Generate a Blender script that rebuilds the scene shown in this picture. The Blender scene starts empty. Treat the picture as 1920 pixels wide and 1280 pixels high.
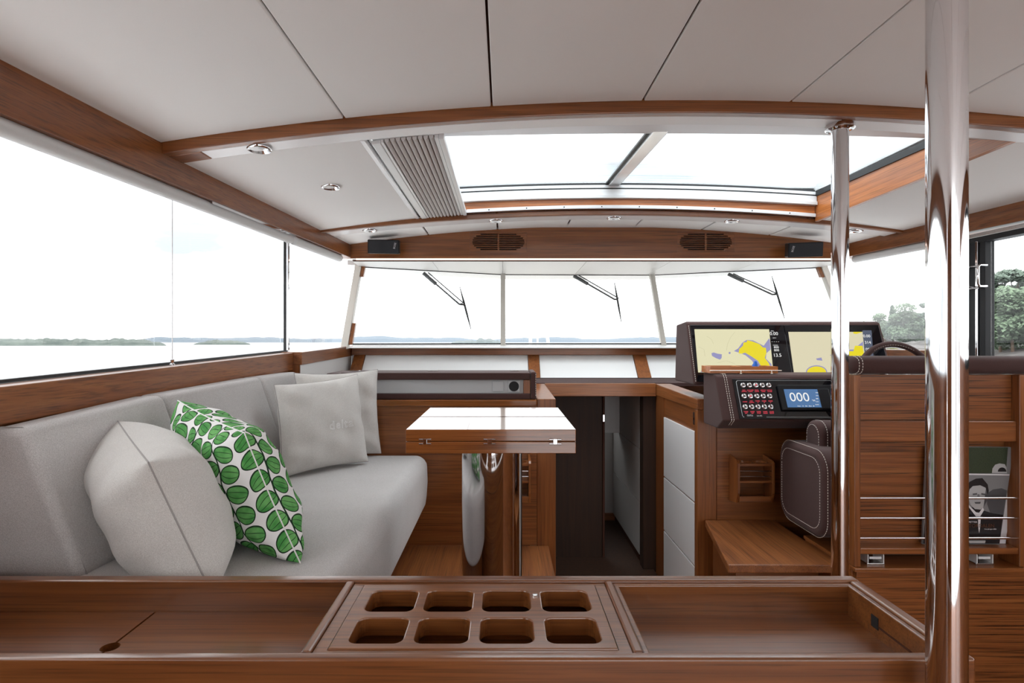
import bpy, bmesh, math, random
from mathutils import Vector, Matrix
random.seed(7)
scene = bpy.context.scene
COL = scene.collection
F, CX, CY, ZC = 1070.0, 945.0, 640.0, 1.30      # focal length in pixels, vanishing point, eye height

# ------------------------------------------------------------------ camera
cam_d = bpy.data.cameras.new('camera')
cam = bpy.data.objects.new('camera', cam_d); COL.objects.link(cam)
cam_d.sensor_fit = 'HORIZONTAL'; cam_d.sensor_width = 36.0
cam_d.lens = F / 1920.0 * 36.0
cam_d.shift_x = (960 - CX) / 1920.0
cam_d.shift_y = 0.0
cam_d.clip_start = 0.02; cam_d.clip_end = 9000
cam.location = (0, 0, ZC); cam.rotation_euler = (math.pi / 2, 0, 0)
scene.camera = cam
# ------------------------------------------------------------------ world: bright overcast sky
SKY = 2.1
world = bpy.data.worlds.new('overcast_sky'); scene.world = world; world.use_nodes = True
wt = world.node_tree; wn, wl = wt.nodes, wt.links
bgn = wn['Background']
tc = wn.new('ShaderNodeTexCoord'); sx = wn.new('ShaderNodeSeparateXYZ'); wl.new(tc.outputs['Generated'], sx.inputs[0])
mp = wn.new('ShaderNodeMapping'); mp.inputs['Scale'].default_value = (1.5, 1.5, 4.2); wl.new(tc.outputs['Generated'], mp.inputs[0])
nz = wn.new('ShaderNodeTexNoise'); nz.inputs['Scale'].default_value = 2.4; nz.inputs['Detail'].default_value = 5; nz.inputs['Roughness'].default_value = .55
wl.new(mp.outputs[0], nz.inputs['Vector'])
rp = wn.new('ShaderNodeValToRGB')
rp.color_ramp.elements[0].position = .33; rp.color_ramp.elements[0].color = (.33, .36, .385, 1)
rp.color_ramp.elements[1].position = .56; rp.color_ramp.elements[1].color = (.92, .93, .94, 1)
wl.new(nz.outputs['Fac'], rp.inputs[0])
mr = wn.new('ShaderNodeMapRange'); mr.inputs['From Min'].default_value = 0; mr.inputs['From Max'].default_value = 1
mr.inputs['To Min'].default_value = 1.0; mr.inputs['To Max'].default_value = 3.0      # overcast sky: three times brighter overhead
wl.new(sx.outputs['Z'], mr.inputs['Value'])
mu = wn.new('ShaderNodeMath'); mu.operation = 'MULTIPLY'; mu.inputs[1].default_value = SKY; wl.new(mr.outputs[0], mu.inputs[0])
wl.new(rp.outputs[0], bgn.inputs['Color']); wl.new(mu.outputs[0], bgn.inputs['Strength'])
# ------------------------------------------------------------------ exposure
scene.view_settings.view_transform = 'Standard'
scene.view_settings.look = 'None'
scene.view_settings.exposure = 0.5
scene.view_settings.gamma = 1.0
scene.view_settings.use_curve_mapping = False
try:
    scene.cycles.max_bounces = 10; scene.cycles.diffuse_bounces = 6; scene.cycles.glossy_bounces = 5
    scene.cycles.transparent_max_bounces = 16; scene.cycles.sample_clamp_indirect = 8.0
except Exception: pass

# ------------------------------------------------------------------ helpers
def at(px, py, D): return Vector(((px - CX) / F * D, D, (CY - py) / F * D))      # a photo point at a real distance
def on(px, py, p0, n):                                                            # ... on a real plane
    r = Vector(((px - CX) / F, 1.0, (CY - py) / F)); p0 = Vector(p0); n = Vector(n)
    return r * (p0.dot(n) / r.dot(n))
def tag(o, label=None, cat=None, group=None, kind=None):
    if label: o['label'] = label
    if cat: o['category'] = cat
    if group: o['group'] = group
    if kind: o['kind'] = kind
    return o
def thing(name, loc, label=None, cat=None, group=None, kind=None):
    o = bpy.data.objects.new(name, None); COL.objects.link(o)
    o.location = (loc[0], loc[1], loc[2] + ZC); o.empty_display_size = .05
    return tag(o, label, cat, group, kind)
def wloc(o):
    p = Vector(o.location)
    while o.parent: o = o.parent; p += Vector(o.location)
    return p
class MB:
    def __init__(s): s.v = []; s.f = []
    def add(s, vs, fs):
        n = len(s.v); s.v += [tuple(p) for p in vs]; s.f += [tuple(i + n for i in f) for f in fs]; return s
    def hexa(s, p): return s.add(p, [(0, 3, 2, 1), (4, 5, 6, 7), (0, 1, 5, 4), (1, 2, 6, 5), (2, 3, 7, 6), (3, 0, 4, 7)])
    def box(s, x0, x1, y0, y1, z0, z1):
        return s.hexa([(x0, y0, z0), (x1, y0, z0), (x1, y1, z0), (x0, y1, z0), (x0, y0, z1), (x1, y0, z1), (x1, y1, z1), (x0, y1, z1)])
    def skew(s, d0, d1, xa, xb, ua, ub):                       # a board running along D with edges given as functions of D
        p = []
        for u in (ua, ub): p += [(xa(d0), d0, u(d0)), (xb(d0), d0, u(d0)), (xb(d1), d1, u(d1)), (xa(d1), d1, u(d1))]
        return s.hexa(p)
    def slab(s, x0, x1, d0, d1, ua, ub, n=14, ua2=None, ub2=None):     # cambered board: underside ua(x), top ub(x)
        vs = []; fs = []
        ua2 = ua2 or ua; ub2 = ub2 or ub
        for i in range(n + 1):
            x = x0 + (x1 - x0) * i / n
            vs += [(x, d0, ua(x)), (x, d1, ua2(x)), (x, d1, ub2(x)), (x, d0, ub(x))]
        for i in range(n):
            a = 4 * i; b = a + 4
            fs += [(a, a + 1, b + 1, b), (a + 1, a + 2, b + 2, b + 1), (a + 2, a + 3, b + 3, b + 2), (a + 3, a, b, b + 3)]
        fs += [(0, 3, 2, 1), (4 * n, 4 * n + 1, 4 * n + 2, 4 * n + 3)]
        return s.add(vs, fs)
    def prism(s, poly, axis, a0, a1):                          # polygon extruded along an axis: 'x': (d,u)  'y': (x,u)  'z': (x,d)
        def P(p, a): return {'x': (a, p[0], p[1]), 'y': (p[0], a, p[1]), 'z': (p[0], p[1], a)}[axis]
        n = len(poly); vs = [P(p, a0) for p in poly] + [P(p, a1) for p in poly]
        fs = [tuple(range(n))[::-1], tuple(range(n, 2 * n))] + [(i, (i + 1) % n, n + (i + 1) % n, n + i) for i in range(n)]
        return s.add(vs, fs)
    def loft(s, rings, cap=True):
        n = len(rings[0]); vs = [p for r in rings for p in r]; fs = []
        for k in range(len(rings) - 1):
            for i in range(n):
                j = (i + 1) % n; fs.append((k * n + i, k * n + j, (k + 1) * n + j, (k + 1) * n + i))
        if cap: fs += [tuple(range(n))[::-1], tuple(range((len(rings) - 1) * n, len(rings) * n))]
        return s.add(vs, fs)
    def tube(s, pts, r, n=10, closed=False):
        pts = [Vector(p) for p in pts]; rings = []
        m = len(pts); rr = r if isinstance(r, (list, tuple)) else [r] * m
        up = None
        for i, p in enumerate(pts):
            a = pts[(i - 1) % m] if (closed or i > 0) else p
            b = pts[(i + 1) % m] if (closed or i < m - 1) else p
            t = (b - a).normalized()
            if up is None:
                up = t.orthogonal().normalized()
            up = (up - t * up.dot(t)).normalized(); w = t.cross(up)
            rings.append([p + (up * math.cos(2 * math.pi * k / n) + w * math.sin(2 * math.pi * k / n)) * rr[i] for k in range(n)])
        if closed: rings.append(rings[0]); return s.loft(rings, False)
        return s.loft(rings)
    def lathe(s, c, prof, n=32, axis='z'):                     # prof: (radius, height) list
        rings = []
        for r, h in prof:
            ring = []
            for k in range(n):
                a = 2 * math.pi * k / n; x, y = r * math.cos(a), r * math.sin(a)
                ring.append({'z': (c[0] + x, c[1] + y, c[2] + h), 'y': (c[0] + x, c[1] + h, c[2] + y), 'x': (c[0] + h, c[1] + x, c[2] + y)}[axis])
            rings.append(ring)
        return s.loft(rings)
    def quad(s, a, b, c, d): return s.add([a, b, c, d], [(0, 1, 2, 3)])
    def plate(s, pts, off):                                    # thin solid polygon: pts plus their copies pushed by off
        n = len(pts); off = Vector(off); A = [Vector(p) for p in pts]
        vs = A + [p + off for p in A]
        return s.add(vs, [tuple(range(n)), tuple(range(n, 2 * n))[::-1]] + [(i, n + i, n + (i + 1) % n, (i + 1) % n) for i in range(n)])
    def build(s, name, mat, parent=None, bev=0, smooth=False, seg=2, angle=30):
        xs = [p[0] for p in s.v]; ys = [p[1] for p in s.v]; zs = [p[2] for p in s.v]
        if parent is None: org = Vector(((min(xs) + max(xs)) / 2, (min(ys) + max(ys)) / 2, min(zs) + ZC))
        else: org = wloc(parent)
        me = bpy.data.meshes.new(name)
        me.from_pydata([(p[0] - org.x, p[1] - org.y, p[2] + ZC - org.z) for p in s.v], [], s.f)
        bm = bmesh.new(); bm.from_mesh(me); bmesh.ops.recalc_face_normals(bm, faces=bm.faces); bm.to_mesh(me); bm.free()
        me.materials.append(mat)
        o = bpy.data.objects.new(name, me); COL.objects.link(o)
        if parent is None: o.location = org
        else: o.parent = parent
        if smooth:
            for p in me.polygons: p.use_smooth = True
            try: me.set_sharp_from_angle(angle=math.radians(50))
            except Exception: pass
        if bev:
            m = o.modifiers.new('edge_rounding', 'BEVEL'); m.width = bev; m.segments = seg; m.limit_method = 'ANGLE'; m.angle_limit = math.radians(angle)
            if seg > 2:
                for p in me.polygons: p.use_smooth = True
                w = o.modifiers.new('normals', 'WEIGHTED_NORMAL'); w.keep_sharp = False
        return o
def boxo(name, b, mat, parent=None, bev=.002, seg=2): return MB().box(*b).build(name, mat, parent, bev, seg=seg)
def rrect(x0, x1, y0, y1, r, n=5):
    out = []
    for cx, cy, a0 in ((x1 - r, y1 - r, 0), (x0 + r, y1 - r, 90), (x0 + r, y0 + r, 180), (x1 - r, y0 + r, 270)):
        for k in range(n + 1):
            a = math.radians(a0 + 90 * k / n); out.append((cx + r * math.cos(a), cy + r * math.sin(a)))
    return out
def flat_mesh(outer, holes, t, bevel=0):                       # filled 2-D outline with holes, thickness t, returned as (verts, faces)
    cu = bpy.data.curves.new('outline', 'CURVE'); cu.dimensions = '2D'; cu.fill_mode = 'BOTH'; cu.extrude = t / 2
    if bevel: cu.bevel_depth = bevel; cu.bevel_resolution = 1; cu.offset = -bevel; cu.extrude = t / 2 - bevel
    for loop in [outer] + holes:
        sp = cu.splines.new('POLY'); sp.points.add(len(loop) - 1); sp.use_cyclic_u = True
        for p, q in zip(sp.points, loop): p.co = (q[0], q[1], 0, 1)
    ob = bpy.data.objects.new('outline', cu); COL.objects.link(ob); bpy.context.view_layer.update()
    me = bpy.data.meshes.new_from_object(ob.evaluated_get(bpy.context.evaluated_depsgraph_get()))
    vs = [tuple(v.co) for v in me.vertices]; fs = [tuple(p.vertices) for p in me.polygons]
    bpy.data.objects.remove(ob); bpy.data.curves.remove(cu); bpy.data.meshes.remove(me)
    return vs, fs
def text_mesh(s, size, depth=0.0, outline=False, bevel=0.0, spacing=1.0):
    cu = bpy.data.curves.new('lettering', 'FONT'); cu.body = s; cu.size = size; cu.extrude = depth; cu.space_character = spacing
    cu.align_x = 'CENTER'; cu.align_y = 'CENTER'; cu.resolution_u = 3
    if outline: cu.fill_mode = 'NONE'; cu.bevel_depth = bevel; cu.bevel_resolution = 0
    ob = bpy.data.objects.new('lettering', cu); COL.objects.link(ob); bpy.context.view_layer.update()
    me = bpy.data.meshes.new_from_object(ob.evaluated_get(bpy.context.evaluated_depsgraph_get()))
    vs = [tuple(v.co) for v in me.vertices]; fs = [tuple(p.vertices) for p in me.polygons]
    bpy.data.objects.remove(ob); bpy.data.curves.remove(cu); bpy.data.meshes.remove(me)
    return vs, fs
def lettering(name, s, size, p, ex, ey, mat, parent, spacing=1.0):
    p = Vector(p); ex = Vector(ex).normalized(); ey = Vector(ey).normalized(); ez = ex.cross(ey)
    vs, fs = text_mesh(s, size, .0002, spacing=spacing)
    mb = MB(); mb.add([p + ex * a + ey * b + ez * (c + .0004) for a, b, c in vs], fs)
    return mb.build(name, mat, parent)
def dashes(path, dash=.006, gap=.004):                         # cut a polyline into short stitches
    out = []; acc = 0.0; cur = None; path = [Vector(p) for p in path]
    on_ = True; left = dash; a = path[0]; st = a
    for b in path[1:]:
        seg = (b - a).length; d = (b - a).normalized() if seg > 1e-9 else Vector((0, 0, 0)); pos = 0
        while seg - pos > left:
            pos += left; q = a + d * pos
            if on_: out.append((st, q))
            on_ = not on_; left = dash if on_ else gap; st = q
        left -= seg - pos
        if on_ and left < dash * .3: pass
        a = b
    return out
def stitches(name, paths, mat, parent, r=.0011):
    mb = MB()
    for p in paths:
        for a, b in dashes(p): mb.tube([a, b], r, 4)
    return mb.build(name, mat, parent)

# ------------------------------------------------------------------ materials
def nmat(name):
    m = bpy.data.materials.new(name); m.use_nodes = True
    return m, m.node_tree.nodes, m.node_tree.links, m.node_tree.nodes['Principled BSDF']
def setp(b, **k):
    names = {'rough': 'Roughness', 'metal': 'Metallic', 'spec': 'Specular IOR Level', 'coat': 'Coat Weight', 'coatr': 'Coat Roughness', 'ior': 'IOR', 'sheen': 'Sheen Weight'}
    for a, v in k.items(): b.inputs[names[a]].default_value = v
def plain(name, c, rough=.5, metal=0, spec=.5, coat=0, bump=0, bscale=200, var=0, sheen=0):
    m, n, l, b = nmat(name); b.inputs['Base Color'].default_value = (*c, 1); setp(b, rough=rough, metal=metal, spec=spec, coat=coat, sheen=sheen)
    if coat: setp(b, coatr=.03)
    if bump or var:
        t = n.new('ShaderNodeTexCoord'); z = n.new('ShaderNodeTexNoise'); z.inputs['Scale'].default_value = bscale; z.inputs['Detail'].default_value = 4
        l.new(t.outputs['Object'], z.inputs['Vector'])
        if bump:
            bp = n.new('ShaderNodeBump'); bp.inputs['Strength'].default_value = bump; bp.inputs['Distance'].default_value = .002
            l.new(z.outputs['Fac'], bp.inputs['Height']); l.new(bp.outputs[0], b.inputs['Normal'])
        if var:
            r = n.new('ShaderNodeValToRGB'); r.color_ramp.elements[0].position = .3; r.color_ramp.elements[1].position = .7
            r.color_ramp.elements[0].color = (*[x * (1 - var) for x in c], 1); r.color_ramp.elements[1].color = (*[min(1, x * (1 + var)) for x in c], 1)
            l.new(z.outputs['Fac'], r.inputs[0]); l.new(r.outputs[0], b.inputs['Base Color'])
    return m
def wood(name, axis, tone=1.0, rough=.32, coat=.25, streak=.42, coatr=.12, fine=1.0):
    m, n, l, b = nmat(name); tone *= .78
    t = n.new('ShaderNodeTexCoord'); oi = n.new('ShaderNodeObjectInfo'); mp = n.new('ShaderNodeMapping')
    sc = [48.0 * fine] * 3; sc[axis] = 1.6; mp.inputs['Scale'].default_value = sc
    l.new(t.outputs['Object'], mp.inputs['Vector'])
    cm = n.new('ShaderNodeVectorMath'); cm.operation = 'SCALE'; cm.inputs[0].default_value = (13, 17, 19); l.new(oi.outputs['Random'], cm.inputs['Scale'])
    l.new(cm.outputs[0], mp.inputs['Location'])
    z = n.new('ShaderNodeTexNoise'); z.inputs['Scale'].default_value = 1.0; z.inputs['Detail'].default_value = 5; z.inputs['Roughness'].default_value = .62; z.inputs['Distortion'].default_value = .25
    l.new(mp.outputs[0], z.inputs['Vector'])
    r = n.new('ShaderNodeValToRGB'); e = r.color_ramp.elements
    e[0].position = .25; e[0].color = (.205 * tone, .060 * tone, .016 * tone, 1)
    e[1].position = .75; e[1].color = (.43 * tone, .155 * tone, .042 * tone, 1)
    k = e.new(.5); k.color = (.325 * tone, .105 * tone, .027 * tone, 1)
    l.new(z.outputs['Fac'], r.inputs[0])
    mp2 = n.new('ShaderNodeMapping'); sc2 = [260.0] * 3; sc2[axis] = 4.0; mp2.inputs['Scale'].default_value = sc2
    l.new(t.outputs['Object'], mp2.inputs['Vector']); l.new(cm.outputs[0], mp2.inputs['Location'])
    z2 = n.new('ShaderNodeTexNoise'); z2.inputs['Scale'].default_value = 1.0; z2.inputs['Detail'].default_value = 3; l.new(mp2.outputs[0], z2.inputs['Vector'])
    r2 = n.new('ShaderNodeValToRGB'); r2.color_ramp.elements[0].position = .33; r2.color_ramp.elements[0].color = (1 - streak, 1 - streak, 1 - streak, 1)
    r2.color_ramp.elements[1].position = .5; r2.color_ramp.elements[1].color = (1, 1, 1, 1); l.new(z2.outputs['Fac'], r2.inputs[0])
    mx = n.new('ShaderNodeMix'); mx.data_type = 'RGBA'; mx.blend_type = 'MULTIPLY'; mx.inputs['Factor'].default_value = 1
    l.new(r.outputs[0], mx.inputs[6]); l.new(r2.outputs[0], mx.inputs[7]); l.new(mx.outputs[2], b.inputs['Base Color'])
    setp(b, rough=rough, coat=coat, coatr=coatr)
    return m
WX = wood('teak_across', 0); WY = wood('teak_along', 1); WZ = wood('teak_upright', 2)
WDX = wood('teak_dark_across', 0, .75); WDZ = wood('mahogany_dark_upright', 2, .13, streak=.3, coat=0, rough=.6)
WST = wood('teak_striped', 0, .95, streak=.75, fine=1.7)
WFL = wood('teak_floor', 1, .95, rough=.45, coat=0, streak=.5)
WGL = wood('teak_polished', 0, .95, rough=.14, coat=.3, coatr=.03)
WGY = wood('teak_polished_along', 1, .95, rough=.12, coat=1.0, coatr=.04)
WCT = wood('teak_counter', 0, .72, rough=.3, coat=.7, coatr=.16); WCTY = wood('teak_counter_along', 1, .72, rough=.3, coat=.7, coatr=.16)
WLT = wood('teak_pale', 0, 2.1, rough=.35)
WLY = wood('teak_pale_along', 1, 1.9, rough=.35)
M_CEIL = plain('white_headliner', (.92, .915, .905), .75, bump=.15, bscale=600)
M_LACQ = plain('white_lacquer', (.87, .86, .87), .22, spec=.5)
M_WHITE = plain('white_panel', (.80, .80, .79), .4)
M_COMP_SHADED = plain('companionway_lining_shaded', (.40, .385, .37), .6)  # white corridor lining greyed, its shade put into the colour
M_COVER = plain('blind_cassette', (.66, .62, .63), .35)
M_DECK = plain('grey_low_bounce_deck', (.27, .25, .22), .6)  # unseen foredeck greyed to send less light up to the windscreen lining
M_ARM = plain('grey_wiper_metal', (.10, .105, .11), .45)
M_COMP = plain('companionway_panel', (.80, .81, .82), .35)
M_SEAM = plain('dark_wood_seam', (.07, .03, .02), .8, spec=.1)
M_FAB = None
M_LEA = plain('brown_suede', (.062, .030, .027), .85, bump=.25, bscale=900, var=.25, sheen=.12, spec=.2)
M_STITCH = plain('cream_thread', (.7, .64, .58), .8)
M_CHR = plain('polished_chrome', (.74, .73, .74), .05, metal=1)
M_STEEL = plain('brushed_steel', (.66, .65, .64), .25, metal=1)
M_ALU = plain('white_aluminium', (.78, .79, .80), .3)
M_MULL = plain('beige_mullion', (.60, .57, .52), .4)
M_GREY = plain('grey_blind_fabric', (.70, .71, .71), .6)
M_PLEAT = plain('pleated_blind_fabric', (.66, .63, .62), .7)
M_RUB = plain('black_rubber', (.012, .012, .013), .5)
M_BLK = plain('black_plastic', (.014, .014, .016), .42, spec=.25)
M_GLS = plain('black_glass', (.006, .006, .008), .03, spec=.6)
M_DARK = plain('opening_shade', (.01, .008, .007), .9)  # black for openings: their inner shade put into the colour
M_GREYP = plain('grey_plastic', (.55, .56, .57), .4)
M_BRASS = plain('pale_brass', (.85, .78, .66), .12, metal=1)
M_BLUE = plain('blue_plastic', (.02, .12, .50), .3)
M_HULL = plain('white_gelcoat', (.86, .86, .86), .35)
def emit(name, c, s):
    m, n, l, b = nmat(name); b.inputs['Base Color'].default_value = (c[0] * .05, c[1] * .05, c[2] * .05, 1); setp(b, rough=.15)
    b.inputs['Emission Color'].default_value = (*c, 1); b.inputs['Emission Strength'].default_value = s
    return m
E_LED = emit('warm_led_strip', (1.0, .80, .70), 1.1)
E_SEA = emit('chart_sea', (.80, .76, .50), .64); E_LAND = emit('chart_land', (.88, .74, .03), .62); E_SHOAL = emit('chart_shoal', (.33, .32, .56), .62)
E_TXT = emit('screen_white', (.9, .9, .88), .66); E_RED = emit('red_backlight', (.95, .08, .12), .66); E_BLUE = emit('screen_blue', (.10, .22, .45), .55)
E_GREY = emit('screen_grey', (.10, .12, .17), .65); E_LINE = emit('chart_line', (.55, .52, .33), .55)
E_SEA2 = emit('chart_sea_dimmed', (.78, .72, .50), .62)
def glassm(name, tint=(1, 1, 1), refl=1.0):
    m = bpy.data.materials.new(name); m.use_nodes = True; n, l = m.node_tree.nodes, m.node_tree.links
    n.remove(n['Principled BSDF']); out = n['Material Output']
    tr = n.new('ShaderNodeBsdfTransparent'); tr.inputs[0].default_value = (*tint, 1)
    gl = n.new('ShaderNodeBsdfGlossy'); gl.inputs['Roughness'].default_value = 0.0
    fr = n.new('ShaderNodeFresnel'); fr.inputs['IOR'].default_value = 1.35
    ml = n.new('ShaderNodeMath'); ml.operation = 'MULTIPLY'; ml.inputs[1].default_value = refl; l.new(fr.outputs[0], ml.inputs[0])
    mx = n.new('ShaderNodeMixShader'); l.new(ml.outputs[0], mx.inputs[0]); l.new(tr.outputs[0], mx.inputs[1]); l.new(gl.outputs[0], mx.inputs[2])
    l.new(mx.outputs[0], out.inputs[0]); return m
M_GLASS = glassm('window_glass', (.985, .99, .99), .28)
M_HGLASS = glassm('hatch_glass', (.93, .96, .97), .5)
def fabric(name, c1, c2, scale=520):
    m, n, l, b = nmat(name); t = n.new('ShaderNodeTexCoord')
    w1 = n.new('ShaderNodeTexNoise'); w1.inputs['Scale'].default_value = scale; w1.inputs['Detail'].default_value = 2
    w2 = n.new('ShaderNodeTexNoise'); w2.inputs['Scale'].default_value = 9; w2.inputs['Detail'].default_value = 3
    l.new(t.outputs['Object'], w1.inputs['Vector']); l.new(t.outputs['Object'], w2.inputs['Vector'])
    ad = n.new('ShaderNodeMath'); ad.operation = 'MULTIPLY_ADD'; ad.inputs[1].default_value = .14; l.new(w2.outputs['Fac'], ad.inputs[0]); l.new(w1.outputs['Fac'], ad.inputs[2])
    r = n.new('ShaderNodeValToRGB'); r.color_ramp.elements[0].position = .40; r.color_ramp.elements[1].position = .72
    r.color_ramp.elements[0].color = (*c1, 1); r.color_ramp.elements[1].color = (*c2, 1); l.new(ad.outputs[0], r.inputs[0]); l.new(r.outputs[0], b.inputs['Base Color'])
    ad2 = n.new('ShaderNodeMath'); ad2.operation = 'MULTIPLY_ADD'; ad2.inputs[1].default_value = .8; l.new(w2.outputs['Fac'], ad2.inputs[0]); l.new(w1.outputs['Fac'], ad2.inputs[2])
    bp = n.new('ShaderNodeBump'); bp.inputs['Strength'].default_value = .35; bp.inputs['Distance'].default_value = .0025; l.new(ad2.outputs[0], bp.inputs['Height']); l.new(bp.outputs[0], b.inputs['Normal'])
    setp(b, rough=.95, spec=.15, sheen=.25); return m
M_FAB = fabric('grey_woven_fabric', (.44, .42, .41), (.60, .58, .57))
M_FAB2 = fabric('linen_fabric', (.50, .475, .45), (.66, .64, .61), 700)
M_SEAMF = plain('grey_seam', (.33, .31, .30), .9)
def leaf_fabric():                                             # printed cloth: pairs of outlined green leaves climbing thin stems
    m, n, l, b = nmat('leaf_print_fabric')
    def M(op, a, c=None, d=None, clamp=False):
        k = n.new('ShaderNodeMath'); k.operation = op; k.use_clamp = clamp
        for i, x in enumerate((a, c, d)):
            if x is None: continue
            if isinstance(x, (int, float)): k.inputs[i].default_value = x
            else: l.new(x, k.inputs[i])
        return k.outputs[0]
    uv = n.new('ShaderNodeUVMap'); s = n.new('ShaderNodeSeparateXYZ'); l.new(uv.outputs[0], s.inputs[0]); U, V = s.outputs[0], s.outputs[1]
    wob = n.new('ShaderNodeTexNoise'); wob.inputs['Scale'].default_value = 9; l.new(uv.outputs[0], wob.inputs['Vector'])
    cu = M('SUBTRACT', M('FRACT', M('ADD', M('MULTIPLY', U, 9.2), M('MULTIPLY', wob.outputs['Fac'], .25))), .5)
    cv0 = M('ADD', M('MULTIPLY', V, 19.5), M('MULTIPLY', M('FLOOR', M('ADD', M('MULTIPLY', U, 9.2), M('MULTIPLY', wob.outputs['Fac'], .25))), .37))
    fills = []; darks = []
    for cx, off, ang in ((-.235, 0.0, 20), (.235, .42, -24)):
        cv = M('SUBTRACT', M('FRACT', M('ADD', cv0, off)), .5); x = M('SUBTRACT', cu, cx)
        X = M('MULTIPLY', x, 1.0); Y = M('MULTIPLY', cv, .50)
        c, sn = math.cos(math.radians(ang)), math.sin(math.radians(ang))
        p = M('ADD', M('MULTIPLY', X, c), M('MULTIPLY', Y, sn)); q = M('SUBTRACT', M('MULTIPLY', Y, c), M('MULTIPLY', X, sn))
        p = M('DIVIDE', p, .235); q = M('DIVIDE', q, .22)
        r2 = M('SQRT', M('ADD', M('MULTIPLY', p, p), M('MULTIPLY', q, q)))
        fills.append(M('LESS_THAN', r2, 1.0))
        rim = M('LESS_THAN', M('ABSOLUTE', M('SUBTRACT', r2, .97)), .055)
        w = M('DIVIDE', q, M('SQRT', M('MAXIMUM', M('SUBTRACT', 1.0, M('MULTIPLY', p, p)), .02)))
        vein = M('MULTIPLY', M('LESS_THAN', M('ABSOLUTE', M('SUBTRACT', M('FRACT', M('ADD', M('MULTIPLY', w, 1.6), .1)), .5)), .055), M('LESS_THAN', r2, 1.0))
        darks.append(M('MAXIMUM', rim, vein))
    fill = M('MAXIMUM', *fills); stem = M('LESS_THAN', M('ABSOLUTE', cu), .018)
    dark = M('MAXIMUM', M('MAXIMUM', *darks), M('MULTIPLY', stem, M('SUBTRACT', 1.0, fill)))
    nz = n.new('ShaderNodeTexNoise'); nz.inputs['Scale'].default_value = 30; l.new(uv.outputs[0], nz.inputs['Vector'])
    gr = n.new('ShaderNodeValToRGB'); gr.color_ramp.elements[0].position = .35; gr.color_ramp.elements[0].color = (.055, .25, .055, 1); gr.color_ramp.elements[1].position = .65; gr.color_ramp.elements[1].color = (.16, .42, .13, 1)
    l.new(nz.outputs['Fac'], gr.inputs[0])
    m1 = n.new('ShaderNodeMix'); m1.data_type = 'RGBA'; m1.inputs[6].default_value = (.80, .79, .78, 1); l.new(gr.outputs[0], m1.inputs[7]); l.new(fill, m1.inputs['Factor'])
    m2 = n.new('ShaderNodeMix'); m2.data_type = 'RGBA'; l.new(m1.outputs[2], m2.inputs[6]); m2.inputs[7].default_value = (.012, .035, .015, 1); l.new(dark, m2.inputs['Factor'])
    l.new(m2.outputs[2], b.inputs['Base Color']); setp(b, rough=.9, spec=.2); return m
M_LEAF = leaf_fabric()
# ------------------------------------------------------------------ the cabin shell
q = lambda x: ((x - .58) / 1.64) ** 2
XL = lambda d: -1.09 + .057 * (d - 1.234)
XR = lambda d: 1.16 - XL(d)
b1 = lambda x: .709 - .127 * q(x)          # underside of the aft roof beam
c1 = lambda x: .745 - .130 * q(x)          # aft headliner
b2 = lambda x: .682 - .105 * q(x)          # underside of the forward roof beam
p2 = lambda x: .715 - .127 * q(x)          # forward headliner
sill = lambda d: -.097 + .030 * (d - 1.27)
beamlow = lambda d: .495 + .012 * (d - 1.23)
AFT = -1.9
def plus(f, k): return lambda x: f(x) + k
S = lambda o: tag(o, kind='structure')

# floors
S(boxo('floor', (-1.3, 2.45, AFT, 4.3, -1.34, -1.30), WFL, bev=0))
S(boxo('floor_dinette', (-1.12, .195, 1.10, 2.5, -.9225, -.8925), WFL, bev=.004))
S(boxo('trim_1', (-1.12, .185, 1.11, 1.135, -1.30, -.925), WX))
S(boxo('trim_2', (.165, .185, 1.135, 2.5, -1.30, -.925), WY))
fl = MB().prism([(.877, 2.49), (.781, 1.99), (1.179, 1.99), (1.179, 2.49)], 'z', -.808, -.778).build('floor_helm', WFL, bev=.004)
S(fl)
S(MB().prism([(.90, 2.46), (.86, 2.12), (1.17, 2.12), (1.17, 2.46)], 'z', -1.30, -.809).build('floor_helm_riser', WDX, bev=.002))

# aft headliner: backing with six panels
ce = thing('ceiling', (.58, 0, .8), kind='structure')
MB().slab(-1.10, 2.26, AFT, 1.775, plus(c1, .014), plus(c1, .03), 24).build('seam_backing', M_SEAM, ce)
seams = [-1.10, -.494, -.038, .430, .887, 1.345, 1.80, 2.26]
for a, b in zip(seams[:-1], seams[1:]):
    MB().slab(a + .003, b - .003, AFT, 1.766, c1, plus(c1, .012), 10).build('ceiling_panel', M_CEIL, ce, bev=.003)
# middle headliner, both sides of the hatch
cm = thing('ceiling_mid', (.58, 2.4, .7), kind='structure')
MB().slab(-1.07, -.475, 1.872, 3.07, plus(b1, .004), plus(b1, .02), 10).build('ceiling_panel', M_CEIL, cm, bev=.002)
MB().slab(1.685, 2.22, 1.872, 3.07, plus(b1, .004), plus(b1, .02), 10).build('ceiling_panel', M_CEIL, cm, bev=.002)
# forward headliner strip
cf = thing('ceiling_forward', (.58, 3.4, .7), kind='structure')
MB().slab(-1.0, 2.16, 3.10, 3.56, plus(p2, .012), plus(p2, .03), 24).build('seam_backing', M_SEAM, cf)
sf = [-1.0, -.47, -.04, .39, .81, 1.23, 1.65, 2.16]
for a, b in zip(sf[:-1], sf[1:]):
    MB().slab(a + .005, b - .005, 3.10, 3.553, p2, plus(p2, .01), 8).build('ceiling_panel', M_CEIL, cf, bev=.002)

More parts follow.
